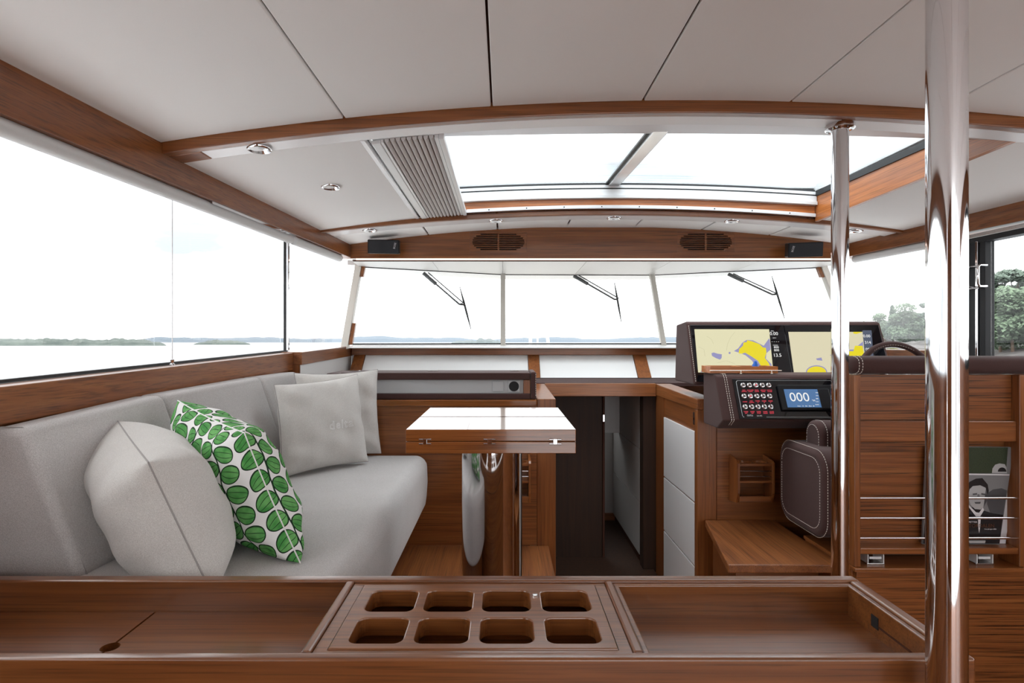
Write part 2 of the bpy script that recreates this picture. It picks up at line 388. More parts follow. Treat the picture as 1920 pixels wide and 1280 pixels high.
# aft roof beam
t3 = thing('trim_3', (.58, 1.8, .6), kind='structure')
MB().slab(-1.06, 2.22, 1.768, 1.80, b1, plus(c1, .02), 36).build('wood_edge', WX, t3, bev=.003)
MB().slab(-.955, 2.10, 1.80, 1.870, plus(b1, .0005), plus(b1, .03), 36).build('lacquer_underside', M_LACQ, t3, bev=.002)
MB().slab(-1.065, -.956, 1.80, 1.872, b1, plus(b1, .03), 4).build('wood_end', WX, t3, bev=.004)
MB().slab(2.101, 2.22, 1.80, 1.872, b1, plus(b1, .03), 4).build('wood_end', WX, t3, bev=.004)
# forward roof beam
t4 = thing('trim_4', (.58, 3.1, .6), kind='structure')
MB().slab(-.99, 2.17, 3.068, 3.095, b2, plus(b2, .024), 36).build('wood_edge', WX, t4, bev=.002)
MB().slab(-.955, 2.13, 3.096, 3.195, plus(b2, .0005), plus(b2, .03), 36).build('lacquer_underside', M_LACQ, t4, bev=.002)
# side beams
S(MB().skew(AFT, 3.62, lambda d: XL(d) - .10, XL, beamlow, lambda d: .80).build('trim_5', WY, bev=.002))
S(MB().skew(AFT, 3.62, XR, lambda d: XR(d) + .10, beamlow, lambda d: .80).build('trim_6', WY, bev=.002))

# fascia over the windscreen, with two slotted vents
t7 = thing('trim_7', (.56, 3.56, .5), kind='structure')
FD = 3.55
outer = [(-.955, .517), (2.10, .517)] + [(2.10 - 3.055 * k / 30, p2(2.10 - 3.055 * k / 30) + .004) for k in range(31)]
vents = []
for px0, px1 in ((881, 988), (1270, 1377)):
    x0, x1 = (px0 - CX) / F * FD, (px1 - CX) / F * FD
    vents.append((x0, x1, (640 - 473) / F * FD, (640 - 435.5) / F * FD))
vs, fs = flat_mesh(outer, [[(a, c), (b, c), (b, d), (a, d)] for a, b, c, d in vents], .02)
MB().add([(x, FD + .01 + z, y) for x, y, z in vs], fs).build('fascia_board', WX, t7)
for a, b, c, d in vents:
    holes = []; cxv = (a + b) / 2; n = 9; hw = (b - a) * .46; top = d - .006; ph = (d - c - .018) / n
    for i in range(n):
        zc = top - ph * (i + .5); t = (i - 4) / 4.6; w = hw * (1 - .62 * (1 - math.sqrt(max(0, 1 - t * t))))
        for sg in (-1, 1):
            x0, x1 = sorted((cxv + sg * .005, cxv + sg * w)); holes.append([(x0, zc - ph * .31), (x1, zc - ph * .31), (x1, zc + ph * .31), (x0, zc + ph * .31)])
    vs, fs = flat_mesh([(a + .0005, c + .0005), (b - .0005, c + .0005), (b - .0005, d - .0005), (a + .0005, d - .0005)], holes, .012)
    v = MB().add([(x, FD + .007 + z, y) for x, y, z in vs], fs).build('vent_grille', WX, t7)
    boxo('vent_shade_sheet', (a, b, FD + .016, FD + .02, c, d), M_DARK, v, bev=0)  # black sheet close behind the slots stands in for the duct's shade
boxo('led_strip', (-.92, 2.06, FD - .004, FD + .004, .506, .5165), E_LED, t7, bev=0)
boxo('dark_groove', (-.94, 2.08, FD, FD + .012, .499, .5055), M_SEAM, t7, bev=0)

# windscreen: three flat panes leaning outward at the top
WB = [(-.945, 3.43, -.02), (-.007, 3.86, -.02), (1.085, 3.885, -.02), (2.10, 3.45, -.02)]
WT = [(-.945, 3.745, .49), (-.007, 4.18, .49), (1.085, 4.21, .49), (2.10, 3.77, .49)]
w1 = thing('window_1', (.58, 3.6, -.02), kind='structure')
for i in range(3):
    MB().plate([WB[i], WB[i + 1], WT[i + 1], WT[i]], (0, .006, 0)).build('pane', M_GLASS, w1)
    a, b = Vector(WB[i]), Vector(WB[i + 1])
    MB().tube([a + Vector((0, -.004, .004)), b + Vector((0, -.004, .004))], .005, 6).build('seal', M_RUB, w1)
    MB().tube([Vector(WT[i]) + Vector((0, -.012, -.003)), Vector(WT[i + 1]) + Vector((0, -.012, -.003))], .003, 6).build('head_seal', M_RUB, w1)
for i in (1, 2):
    a, b = Vector(WB[i]), Vector(WT[i]); h = .017
    MB().hexa([a + Vector((-h, -.03, -.02)), a + Vector((h, -.03, -.02)), a + Vector((h, .01, -.02)), a + Vector((-h, .01, -.02)),
               b + Vector((-h, -.03, .02)), b + Vector((h, -.03, .02)), b + Vector((h, .01, .02)), b + Vector((-h, .01, .02))]).build('mullion', M_MULL, w1, bev=.003)
for i, sg in ((0, 1), (3, -1)):
    a, b = Vector(WB[i]), Vector(WT[i])
    def pil(w0, w1_, d0, d1, nm, m, t0=0.0, t1=1.0):
        A, B = a.lerp(b, t0), a.lerp(b, t1)
        MB().hexa([A + Vector((sg * w0, d0, 0)), A + Vector((sg * w1_, d0, 0)), A + Vector((sg * w1_, d1, 0)), A + Vector((sg * w0, d1, 0)),
                   B + Vector((sg * w0, d0, 0)), B + Vector((sg * w1_, d0, 0)), B + Vector((sg * w1_, d1, 0)), B + Vector((sg * w0, d1, 0))]).build(nm, m, w1, bev=.002)
    pil(-.03, .012, -.02, .03, 'corner_pillar', M_MULL, -.05, 1.05)
    pil(.012, .034, -.012, .02, 'wood_strip', WZ, 0, .26)
    pil(.012, .034, -.012, .02, 'wood_strip', WZ, .86, 1.02)

# lining between fascia and windscreen head, five panels
cs = thing('ceiling_screen', (.58, 3.8, .49), kind='structure')
def headline(x):     # depth of the windscreen head at x
    for (xa, da, _), (xb, db, _) in zip(WT[:-1], WT[1:]):
        if xa <= x <= xb: return da + (db - da) * (x - xa) / (xb - xa)
    return WT[0][1] if x < WT[0][0] else WT[3][1]
xs = [-.95, -.45, -.008, .52, 1.05, 1.60, 2.10]
for a, b in zip(xs[:-1], xs[1:]):
    a_, b_ = a + .001, b - .001; m = (a_ + b_) / 2
    pts = [(a_, 3.563, .502), (b_, 3.563, .502), (b_, headline(b_) - .01, .4895), (a_, headline(a_) - .01, .4895)]
    MB().plate(pts, (0, 0, .012)).build('ceiling_panel', M_WHITE, cs, bev=.001)

# rail, raked panels and posts under the windscreen
wf = thing('wall_front', (.58, 3.5, -.25), kind='structure')
boxo('sill_rail', (-.93, 2.12, 3.485, 3.52, -.082, -.033), WX, wf, bev=.002)
MB().plate([(-.98, 3.40, -.040), (2.15, 3.40, -.040), (2.15, 3.95, -.030), (-.98, 3.95, -.030)], (0, 0, .006)).build('screen_ledge', M_WHITE, wf)
posts = [(-.916, -.850), (.147, .213), (.790, .867)]
edges = [(-.85, .147), (.213, .79), (.867, 2.1)]
def raked(x0, x1, proud, nm, m):
    MB().hexa([(x0, 3.36 - proud, -.2135), (x1, 3.36 - proud, -.2135), (x1, 3.38, -.2135), (x0, 3.38, -.2135),
               (x0, 3.50 - proud, -.082), (x1, 3.50 - proud, -.082), (x1, 3.52, -.082), (x0, 3.52, -.082)]).build(nm, m, wf, bev=.0015)
for a, b in posts: raked(a, b, .012, 'post', WZ)
for a, b in edges: raked(a + .002, b - .002, 0, 'white_panel', M_WHITE)
MB().prism([(3.205, -.2325), (3.38, -.2140), (3.38, -.24), (3.205, -.25)], 'x', -.78, 2.1).build('leather_shelf', M_LEA, wf)

# left side: sill board, lower wall, side window
wl_ = thing('wall_left', (-1.1, 1, -1.3), kind='structure')
MB().skew(AFT, 2.72, lambda d: XL(d) - .09, XL, lambda d: sill(d) - .083, sill).build('sill_board', WY, wl_, bev=.002)
MB().skew(2.72, 3.53, lambda d: XL(d) - .09, lambda d: XL(d) + .042 - .018 * (d - 2.72) / .8, lambda d: sill(d) - .058, lambda d: sill(d) + .003).build('sill_block', WY, wl_, bev=.002)
MB().skew(2.722, 3.53, lambda d: XL(d) - .05, lambda d: XL(d) + .034 - .018 * (d - 2.72) / .8, lambda d: -.5, lambda d: sill(d) - .058).build('white_panel', M_WHITE, wl_)
MB().skew(2.714, 2.722, lambda d: XL(d) - .05, lambda d: XL(d) + .034, lambda d: -.5, lambda d: sill(d) - .058).build('wood_edge', WZ, wl_)
MB().skew(AFT, 4.3, lambda d: XL(d) - .13, lambda d: XL(d) - .02, lambda d: -1.30, lambda d: sill(d) - .084).build('lower_panel', WY, wl_)
w2 = thing('window_2', (-1.15, 1, -.1), kind='structure')
GX = lambda d: XL(d) - .065
for a, b in ((AFT, .3), (.3, 2.775), (2.795, 3.43)):
    MB().skew(a, b, lambda d: GX(d) - .006, GX, sill, lambda d: .56).build('pane', M_GLASS, w2)
MB().skew(AFT, 2.78, lambda d: GX(d) - .01, lambda d: GX(d) + .006, lambda d: sill(d) + .001, lambda d: sill(d) + .009).build('seal', M_RUB, w2)
MB().skew(2.772, 2.779, lambda d: GX(d) - .004, lambda d: GX(d) + .004, sill, lambda d: .5).build('mullion', M_RUB, w2)
MB().skew(2.780, 2.796, lambda d: GX(d) - .004, lambda d: GX(d) + .016, sill, lambda d: .5).build('steel_post', M_CHR, w2, bev=.002)
MB().skew(.28, .32, lambda d: GX(d) - .02, lambda d: GX(d) + .025, sill, lambda d: .5).build('mullion', M_RUB, w2)
# roller blind cassette and its guide cord
bl = thing('roller_blind', (-1.13, 1.4, .44), 'slim grey roller blind rolled up along the head of the long left window', 'blind')
def roller(a, b, fx, nm, m, rr=.022):
    r = []
    for d in (a, b): r.append([(fx(d) + rr * math.cos(t), d, beamlow(d) - .018 + rr * math.sin(t)) for t in [2 * math.pi * k / 16 for k in range(16)]])
    MB().loft(r).build(nm, m, bl, smooth=True)
roller(AFT, 2.76, lambda d: XL(d) - .032, 'rolled_fabric', M_GREY)
roller(2.80, 3.45, lambda d: XL(d) - .032, 'rolled_fabric', M_GREY)
MB().skew(2.05, 2.76, lambda d: XL(d) - .012, lambda d: XL(d) - .004, lambda d: beamlow(d) - .010, lambda d: beamlow(d) - .001).build('steel_rail', M_CHR, bl)
cd = 1.88; cx_ = (323 - CX) / F * cd
co = thing('blind_cord', (cx_, cd, sill(cd)), 'thin pale guide cord with a chrome foot crossing the left window', 'cord')
MB().tube([(cx_, cd, beamlow(cd) - .03), (cx_, cd, sill(cd) + .014)], .0016, 6).build('cord', M_ALU, co)
MB().lathe((cx_, cd, sill(cd)), [(.001, 0), (.008, 0), (.008, .004), (.004, .007), (.004, .012), (.006, .014), (.006, .02), (.001, .022)], 12).build('foot', M_CHR, co, smooth=True)

# right side: lower wall, window and sliding door
wr_ = thing('wall_right', (2.25, 1, -1.3), kind='structure')
MB().skew(2.72, 3.55, XR, lambda d: XR(d) + .09, lambda d: -.16, lambda d: -.045).build('sill_board', WY, wr_, bev=.002)
MB().skew(AFT, 4.3, lambda d: XR(d) + .02, lambda d: XR(d) + .13, lambda d: -1.30, lambda d: -.075).build('lower_panel', WY, wr_)
w3 = thing('window_3', (2.2, 3.1, -.05), kind='structure')
HX = lambda d: XR(d) + .065
MB().skew(2.74, 3.45, HX, lambda d: HX(d) + .006, lambda d: -.07, lambda d: .56).build('pane', M_GLASS, w3)
bl = thing('roller_blind', (2.2, 3.1, .44), 'slim grey roller blind rolled up over the window beside the helm', 'blind')
roller(2.76, 3.5, lambda d: XR(d) + .032, 'rolled_fabric', M_GREY)
d1 = thing('door_1', (2.23, 1.6, -1.3), kind='structure')
DX = lambda d: XR(d) + .03
def dbar(a, b, w0, w1, u0, u1, m, nm): MB().skew(a, b, lambda d: XR(d) + w0, lambda d: XR(d) + w1, lambda d: u0, lambda d: u1).build(nm, m, d1, bev=.002)
dbar(.2, 2.58, .028, .034, -.08, .50, M_GLASS, 'pane')
dbar(.2, 2.76, .002, .06, .455, .497, M_BLK, 'top_track')
dbar(.2, 2.72, .0, .03, .478, .4955, M_STEEL, 'track_edge')
dbar(.2, 2.70, .004, .05, -.10, -.066, M_RUB, 'bottom_frame')
dbar(2.685, 2.70, .0, .03, -.07, .46, M_CHR, 'jamb_strip')
dbar(2.630, 2.668, .005, .05, -.07, .46, M_BLK, 'jamb')
dbar(2.618, 2.630, .0, .03, -.07, .46, M_CHR, 'stile_strip')
dbar(2.585, 2.612, .006, .05, -.07, .46, M_BLK, 'stile')
dbar(2.700, 2.745, .012, .05, -.07, .46, M_ALU, 'jamb_cover')
X0 = XR(2.6)
for uu in (.345, .245): MB().tube([(X0 - .005, 2.715, uu), (X0 - .012, 2.60, uu)], .0035, 8).build('lock_bar', M_CHR, d1, smooth=True)
for dd in (2.64, 2.58):
    hp = [(X0 + .01, dd, .345), (X0 - .03, dd - .01, .345), (X0 - .04, dd - .014, .335), (X0 - .04, dd - .014, .260), (X0 - .03, dd - .01, .250), (X0 + .01, dd, .250)]
    MB().tube(hp, .0055, 10).build('pull_handle', M_CHR, d1, smooth=True)
# aft end: door posts and glazed doors behind the viewer
d2 = thing('door_2', (.58, AFT, -1.3), kind='structure')
for x in (-1.10, -.02, 1.12, 2.20): boxo('post', (x - .04, x + .04, AFT - .03, AFT + .03, -1.30, .78), WZ, d2)
boxo('aft_panel', (-1.06, -.06, AFT - .02, AFT + .02, -1.28, .74), WX, d2)
for a, b in ((1.16, 2.16),): boxo('pane', (a, b, AFT - .003, AFT + .003, -1.28, .55), M_GLASS, d2, bev=0)

# hatch in the roof
w4 = thing('window_4', (.6, 2.5, .7), kind='structure')
ug = lambda x: .792 - .045 * q(x) * 1.0
ug2 = lambda x: .842 - .085 * q(x)
for a, b in ((-.32, .550), (.612, 1.665)): MB().slab(a, b, 2.12, 3.06, ug, plus(ug, .006), 12, ug2, plus(ug2, .006)).build('pane', M_HGLASS, w4)
MB().slab(.553, .609, 2.1, 3.065, plus(ug, -.018), plus(ug, .02), 2, plus(ug2, -.018), plus(ug2, .02)).build('centre_bar', M_STEEL, w4, bev=.004)
MB().slab(.541, .552, 2.1, 3.06, plus(ug, -.004), plus(ug, .004), 2, plus(ug2, -.004), plus(ug2, .004)).build('seal', M_RUB, w4)
MB().slab(.610, .621, 2.1, 3.06, plus(ug, -.004), plus(ug, .004), 2, plus(ug2, -.004), plus(ug2, .004)).build('seal', M_RUB, w4)
MB().slab(-.47, 1.66, 1.871, 2.17, plus(b1, .006), plus(b1, .05), 24, plus(ug, -.002), plus(ug, .03)).build('aft_cover', M_COVER, w4)
# forward frame, from the glass down
def band(lo, hi, d, th, nm, m, x0=-.33, x1=1.66, bev=.001): MB().slab(x0, x1, d, d + th, lambda x: ug2(x) + lo, lambda x: ug2(x) + hi, 24).build(nm, m, w4, bev=bev)
band(-.010, .004, 3.045, .04, 'glass_seal', M_RUB)
band(-.026, -.011, 3.030, .06, 'metal_frame', M_ALU)
band(-.033, -.027, 3.036, .05, 'frame_seal', M_RUB)
band(-.064, -.034, 3.028, .06, 'blind_channel', M_ALU)
band(-.082, -.065, 3.020, .07, 'blind_channel', M_ALU)
MB().slab(-.33, 1.66, 3.046, 3.09, plus(b2, .03), lambda x: ug2(x) - .083, 24).build('wood_coaming', WLT, w4, bev=.001)
MB().slab(-.20, 1.66, 3.035, 3.046, plus(b2, .026), plus(b2, .044), 24).build('guide_rail', M_ALU, w4, bev=.002)
for k in range(9):
    x = -.08 + .2 * k; MB().lathe((x, 3.034, b2(x) + .035), [(.0035, 0), (.0035, .002)], 8, 'y').build('screw', M_RUB, w4)
# right side of the hatch
MB().plate([(1.662, 1.873, b1(1.66) + .0), (1.662, 3.05, b2(1.66) + .004), (1.662, 3.05, .775), (1.662, 1.873, .757)], (.02, 0, 0)).build('wood_coaming', WLY, w4, bev=.001)
MB().plate([(1.655, 2.05, .758), (1.655, 3.04, .772), (1.655, 3.04, .80), (1.655, 2.05, .785)], (.02, 0, 0)).build('side_seal', M_RUB, w4)
# left side of the hatch: dark slot and lip
MB().slab(-.4735, -.458, 1.875, 3.10, lambda x: b1(-.47) + .001, lambda x: b1(-.47) + .012, 1).build('edge_lip', M_LACQ, w4)
MB().slab(-.458, -.443, 1.875, 3.07, lambda x: b1(-.45) + .016, lambda x: b1(-.45) + .02, 1).build('slot_floor', M_STEEL, w4)
# pleated blind pushed to the left of the hatch
pb = thing('pleated_blind', (-.33, 2.5, b1(-.33)), 'pleated light grey sun blind gathered at the left side of the roof hatch', 'blind')
ub = lambda x: b1(x) - .003
MB().slab(-.442, -.412, 1.90, 3.062, plus(ub, 0), plus(ub, .012), 2).build('end_rail', M_ALU, pb, bev=.003)
MB().slab(-.411, -.402, 1.90, 3.062, plus(ub, .002), plus(ub, .012), 1).build('end_rail', M_ALU, pb, bev=.001)
npl = 9; x = -.400; pw = .0185
for k in range(npl):
    MB().slab(x + .0018, x + pw - .0018, 1.90, 3.060, lambda t, x=x: ub(t) + .011 * abs((t - x - pw / 2) / (pw / 2)) ** 2, lambda t: ub(t) + .014, 6).build('pleat', M_PLEAT, pb)
    x += pw
MB().slab(-.402, x, 1.91, 3.05, plus(ub, .012), plus(ub, .016), 4).build('pleat_backing', M_SEAM, pb)
MB().slab(x + .001, x + .014, 1.90, 3.062, plus(ub, .002), plus(ub, .016), 1).build('pull_rail', M_ALU, pb, bev=.002)
MB().slab(x + .015, -.200, 1.90, 3.063, plus(ub, -.002), plus(ub, .02), 2).build('pull_rail', M_ALU, pb, bev=.003)

# outer roof round the hatch and eave over the windscreen
rf = thing('roof', (.58, 2, .85), kind='structure')
boxo('roof_panel', (-1.6, 2.8, AFT - .3, 2.10, .81, .85), M_HULL, rf)
boxo('roof_panel', (-1.6, -.33, 2.10, 3.10, .81, .85), M_HULL, rf)
boxo('roof_panel', (1.68, 2.8, 2.10, 3.10, .81, .85), M_HULL, rf)
MB().slab(-1.6, 2.8, 3.09, 3.72, lambda x: .83, lambda x: .87, 2, lambda x: .70, lambda x: .74).build('roof_panel', M_HULL, rf)
def eave(d0, d1, nm):
    pts = [(-1.02, 3.70 + d0), (-.007, 4.18 + d0), (1.085, 4.21 + d0), (2.17, 3.72 + d0), (2.17, 3.72 + d1), (1.085, 4.21 + d1), (-.007, 4.18 + d1), (-1.02, 3.70 + d1)]
    MB().prism(pts, 'z', .50, .53).build(nm, M_HULL, rf)
eave(.02, .42, 'eave')
MB().prism([(3.50, .72), (4.4, .53), (4.4, .55), (3.50, .76)], 'x', -1.02, 2.17).build('brow', M_HULL, rf)
for sg, xx in ((-1, XL), (1, XR)):
    MB().skew(AFT, 3.62, lambda d: min(xx(d) + sg * .10, xx(d) + sg * .35), lambda d: max(xx(d) + sg * .10, xx(d) + sg * .35), lambda d: .60, lambda d: .66).build('side_eave', M_HULL, rf)

# dinette bulkhead
S(boxo('wall_bulkhead', (-.84, .144, 2.502, 2.53, -.8925, -.283), WX, bev=0))
S(boxo('trim_8', (-.84, .143, 2.478, 2.60, -.282, -.254), WGL, bev=.004))
# companionway: side walls, header and what lies below
S(MB().hexa([(.145, 2.5, -1.3), (.227, 2.5, -1.3), (.227, 3.2, -1.3), (.145, 3.2, -1.3), (.145, 2.5, -.252), (.227, 2.5, -.252), (.227, 3.2, -.236), (.145, 3.2, -.236)]).build('wall_companionway_left', WZ, bev=.003))
wcr = thing('wall_companionway_right', (.89, 2.8, -1.3), kind='structure')
MB().hexa([(.846, 2.5, -.300), (.932, 2.5, -.300), (.932, 3.2, -.300), (.846, 3.2, -.300), (.846, 2.5, -.252), (.932, 2.5, -.252), (.932, 3.2, -.236), (.846, 3.2, -.236)]).build('cap_rail', WY, wcr, bev=.003)
boxo('end_post', (.846, .932, 2.5, 2.535, -1.3, -.3005), WZ, wcr)
boxo('side_board', (.858, .93, 2.536, 3.2, -1.3, -.3005), WY, wcr)
boxo('inner_post', (.852, .93, 3.045, 3.2, -1.3, -.3005), WZ, wcr)
for a, b in ((-.402, -.715), (-.722, -.999), (-1.006, -1.29)): boxo('white_panel', (.849, .8575, 2.545, 3.035, b, a), M_COMP, wcr, bev=.002)
sw = boxo('switch_plate', (.8535, .858, 2.552, 2.578, -.375, -.318), M_BLK, wcr)
MB().lathe((.8525, 2.565, -.347), [(.006, 0), (.006, .003), (.001, .0035)], 12, 'x').build('toggle', M_CHR, sw, smooth=True)
S(boxo('trim_9', (.2275, .8455, 3.17, 3.205, -.305, -.2335), WX, bev=.003))
cw = thing('wall_companionway_front', (.5, 3.6, -1.3), kind='structure')
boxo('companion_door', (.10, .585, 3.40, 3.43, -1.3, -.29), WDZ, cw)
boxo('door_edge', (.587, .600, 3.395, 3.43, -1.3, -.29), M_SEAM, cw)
MB().box(.588, .596, 3.385, 3.396, -.475, -.435).build('hinge', M_CHR, cw)
boxo('end_panel', (.55, .80, 4.12, 4.14, -1.3, -.29), M_COMP_SHADED, cw)
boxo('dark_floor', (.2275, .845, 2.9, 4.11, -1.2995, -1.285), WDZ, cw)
boxo('skirting', (.55, .80, 4.10, 4.119, -1.3, -1.235), WX, cw)
for a, b in ((-.30, -.62), (-.624, -.93), (-.934, -1.235)): boxo('white_panel', (.785, .795, 3.31, 4.10, b, a), M_COMP_SHADED, cw, bev=.001)
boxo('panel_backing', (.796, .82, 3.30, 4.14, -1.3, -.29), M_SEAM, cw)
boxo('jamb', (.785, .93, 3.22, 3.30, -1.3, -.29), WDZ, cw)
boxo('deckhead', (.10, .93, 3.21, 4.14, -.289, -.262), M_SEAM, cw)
boxo('left_lining', (.08, .10, 3.21, 4.14, -1.3, -.29), M_COMP_SHADED, cw)
# helm bulkhead
S(boxo('wall_helm', (.933, 2.2, 2.50, 2.53, -1.3, -.22), WX, bev=0))

# hull under the foredeck and coaming under the windscreen keep daylight out of the bow
hu = thing('hull', (.58, 6, -1.4), kind='structure')
ol = [(-1.3, 3.62), (-.75, 8.6), (.58, 9.8), (1.9, 8.6), (2.45, 3.62)]
for (xa_, da_), (xb_, db_) in zip(ol[:-1], ol[1:]):
    MB().hexa([(xa_, da_, -3.1), (xb_, db_, -3.1), (xb_, db_ + .03, -3.1), (xa_, da_ + .03, -3.1), (xa_, da_, -.5), (xb_, db_, -.5), (xb_, db_ + .03, -.5), (xa_, da_ + .03, -.5)]).build('hull_side', M_HULL, hu)
for a, b in zip(WB[:-1], WB[1:]):
    a = (a[0], max(a[1], 3.54), 0); b = (b[0], max(b[1], 3.54), 0)
    MB().hexa([(a[0], a[1], -.62), (b[0], b[1], -.62), (b[0], b[1] + .03, -.62), (a[0], a[1] + .03, -.62), (a[0], a[1], -.023), (b[0], b[1], -.023), (b[0], b[1] + .03, -.023), (a[0], a[1] + .03, -.023)]).build('screen_coaming', M_HULL, hu)
for sg, xx in ((-1, XL), (1, XR)):
    MB().skew(AFT - 1, 4.3, lambda d: min(xx(d) + sg * .13, xx(d) + sg * .95), lambda d: max(xx(d) + sg * .13, xx(d) + sg * .95), lambda d: -.55, lambda d: -.45).build('bounce_side_deck', M_HULL, hu)  # unseen deck, widened and raised to bounce daylight onto the ceiling
    MB().skew(AFT - 1, 3.7, lambda d: min(xx(d) + sg * .90, xx(d) + sg * .95), lambda d: max(xx(d) + sg * .90, xx(d) + sg * .95), lambda d: -3.1, lambda d: -.55).build('hull_side', M_HULL, hu)
    MB().skew(3.4, 4.3, lambda d: min(xx(d) + sg * .0, xx(d) + sg * .13), lambda d: max(xx(d) + sg * .0, xx(d) + sg * .13), lambda d: -1.3, lambda d: -.06).build('bow_cheek', M_HULL, hu)
boxo('bounce_aft_deck', (-2.0, 3.2, AFT - 4.5, AFT - .04, -1.36, -1.30), M_HULL, hu)  # unseen white deck added to bounce daylight up to the ceiling
# ------------------------------------------------------------------ foreground counter
ct = thing('counter', (-.2, .94, -1.3), 'long teak counter with two sunken trays along the bottom of the picture', 'counter')
UT = -.443
boxo('front_rim', (-1.075, .66, .797, .815, -.52, UT), WCT, ct, bev=.004, seg=3)
boxo('front_panel', (-1.07, .655, .802, .815, -1.3, -.521), WCT, ct)
boxo('far_rim', (-1.075, .66, 1.058, 1.082, -.52, UT), WCT, ct, bev=.004, seg=3)
boxo('back_panel', (-1.07, .655, 1.062, 1.08, -1.3, -.521), WCT, ct)
boxo('end_rim', (.640, .66, .8155, 1.0575, -.52, UT), WCTY, ct, bev=.004, seg=3)
boxo('end_panel', (.642, .655, .8155, 1.0615, -1.3, -.521), WCTY, ct)
boxo('divider', (-.291, -.277, .8155, 1.0575, -.52, UT), WCTY, ct, bev=.003)
boxo('divider', (.186, .200, .8155, 1.0575, -.52, UT), WCTY, ct, bev=.003)
# left tray: a floor of two lids meeting at a slot with a finger hole
hx, hd, hr = -.646, .936, .0145
hole = [(hx + hr * math.cos(a), hd + hr * .9 * math.sin(a)) for a in [2 * math.pi * k / 24 for k in range(24)]]
def lid(x0, x1, side):
    n = 12
    arc = [(hx + side * hr * math.sin(math.pi * k / n), hd + hr * math.cos(math.pi * k / n)) for k in range(n + 1)]   # top to bottom bulging to the side
    xe = x1 if side < 0 else x0
    if side < 0: poly = [(x0, .816), (xe, .816), (xe, hd - hr)] + arc[::-1] + [(xe, hd + hr), (xe, 1.057), (x0, 1.057)]
    else: poly = [(x1, 1.057), (xe, 1.057), (xe, hd + hr)] + arc + [(xe, hd - hr), (xe, .816), (x1, .816)]
    vs, fs = flat_mesh(poly, [], .012)
    return MB().add([(a, b, -.507 + c) for a, b, c in vs], fs).build('lid', WCT, ct)
lid(-1.07, hx - .002, -1); lid(hx + .002, -.2915, 1)
boxo('well_floor', (-1.07, -.292, .816, 1.057, -.62, -.615), M_DARK, ct, bev=0)
# middle: drinks insert with eight square wells
ins = [(-.192, .0), (-.0945, 0), (.004, 0), (.105, 0)]
holes = []
for cd_, hw, hh in ((.882, .0405, .0385), (.9825, .0405, .0395)):
    for cxh, _ in ins: holes.append(rrect(cxh - hw, cxh + hw, cd_ - hh, cd_ + hh, .014, 5))
vs, fs = flat_mesh([(-.256, .828), (.166, .828), (.166, 1.046), (-.256, 1.046)], holes, .030, .002)
MB().add([(a, b, -.4605 + c) for a, b, c in vs], fs).build('drinks_insert', WCT, ct)
vs, fs = flat_mesh([(-.2755, .817), (.185, .817), (.185, 1.056), (-.2755, 1.056)], [[(-.257, .827), (.167, .827), (.167, 1.047), (-.257, 1.047)]], .03)
MB().add([(a, b, -.4625 + c) for a, b, c in vs], fs).build('insert_frame', WCT, ct, bev=.001)
boxo('well_floor', (-.275, .185, .817, 1.056, -.578, -.57), WDX, ct, bev=0)
for xx in (-.143, -.045, .0545): boxo('well_wall', (xx - .004, xx + .004, .83, 1.045, -.57, -.476), WDX, ct, bev=0)
boxo('well_wall', (-.25, .16, .928, .936, -.57, -.4765), WDX, ct, bev=0)
px = at(1002, 1122, 1.0); k_ = .4455 / .4505
MB().lathe((.0545, 1.0, -.4455), [(.0045, 0), (.0045, .0025), (.002, .003)], 12).build('lift_pin', M_STEEL, ct, smooth=True)
# right: open tray liner
vs, fs = flat_mesh([(.2005, .816), (.6395, .816), (.6395, 1.057), (.2005, 1.057)], [[(.210, .822), (.630, .822), (.630, 1.045), (.210, 1.045)]], .06, .002)
MB().add([(a, b, -.477 + c) for a, b, c in vs], fs).build('tray_liner', WCT, ct)
boxo('tray_floor', (.2006, .6394, .817, 1.056, -.512, -.5005), WCT, ct, bev=0)
boxo('pull_slot_shade', (.6288, .6302, .960, .978, -.486, -.466), M_DARK, ct, bev=0)  # dark patch on the tray wall, slot shade put into the colour
boxo('pull_groove', (.6290, .6302, .875, .9595, -.482, -.479), M_SEAM, ct, bev=0)
# ------------------------------------------------------------------ chrome posts
def post(x, d, r, top, label, flange=False):
    t = thing('chrome_post', (x, d, -1.3), label, 'post')
    MB().lathe((x, d, -1.3), [(r, 0), (r, 1.3 + top)], 48).build('pole', M_CHR, t, smooth=True)
    if flange:
        MB().lathe((x, d, top), [(r + .001, -.020), (r + .004, -.018), (r + .018, -.016), (r + .018, -.004), (r + .014, 0)], 40).build('flange', M_CHR, t, smooth=True)
        for k in range(4):
            a = math.pi / 4 + k * math.pi / 2; MB().lathe((x + (r + .011) * math.cos(a), d + (r + .011) * math.sin(a), top), [(.004, -.019), (.004, -.015)], 10).build('screw', M_STEEL, t)
    MB().lathe((x, d, -1.3), [(r + .03, 0), (r + .03, .008), (r + .004, .014)], 40).build('base_flange', M_CHR, t, smooth=True)
post(.580, .748, .0228, c1(.58) + .001, 'thick polished chrome post in the foreground at right')
post(1.081, 1.836, .0255, b1(1.081) + .001, 'polished chrome post with round ceiling flange beside the helm seat', True)

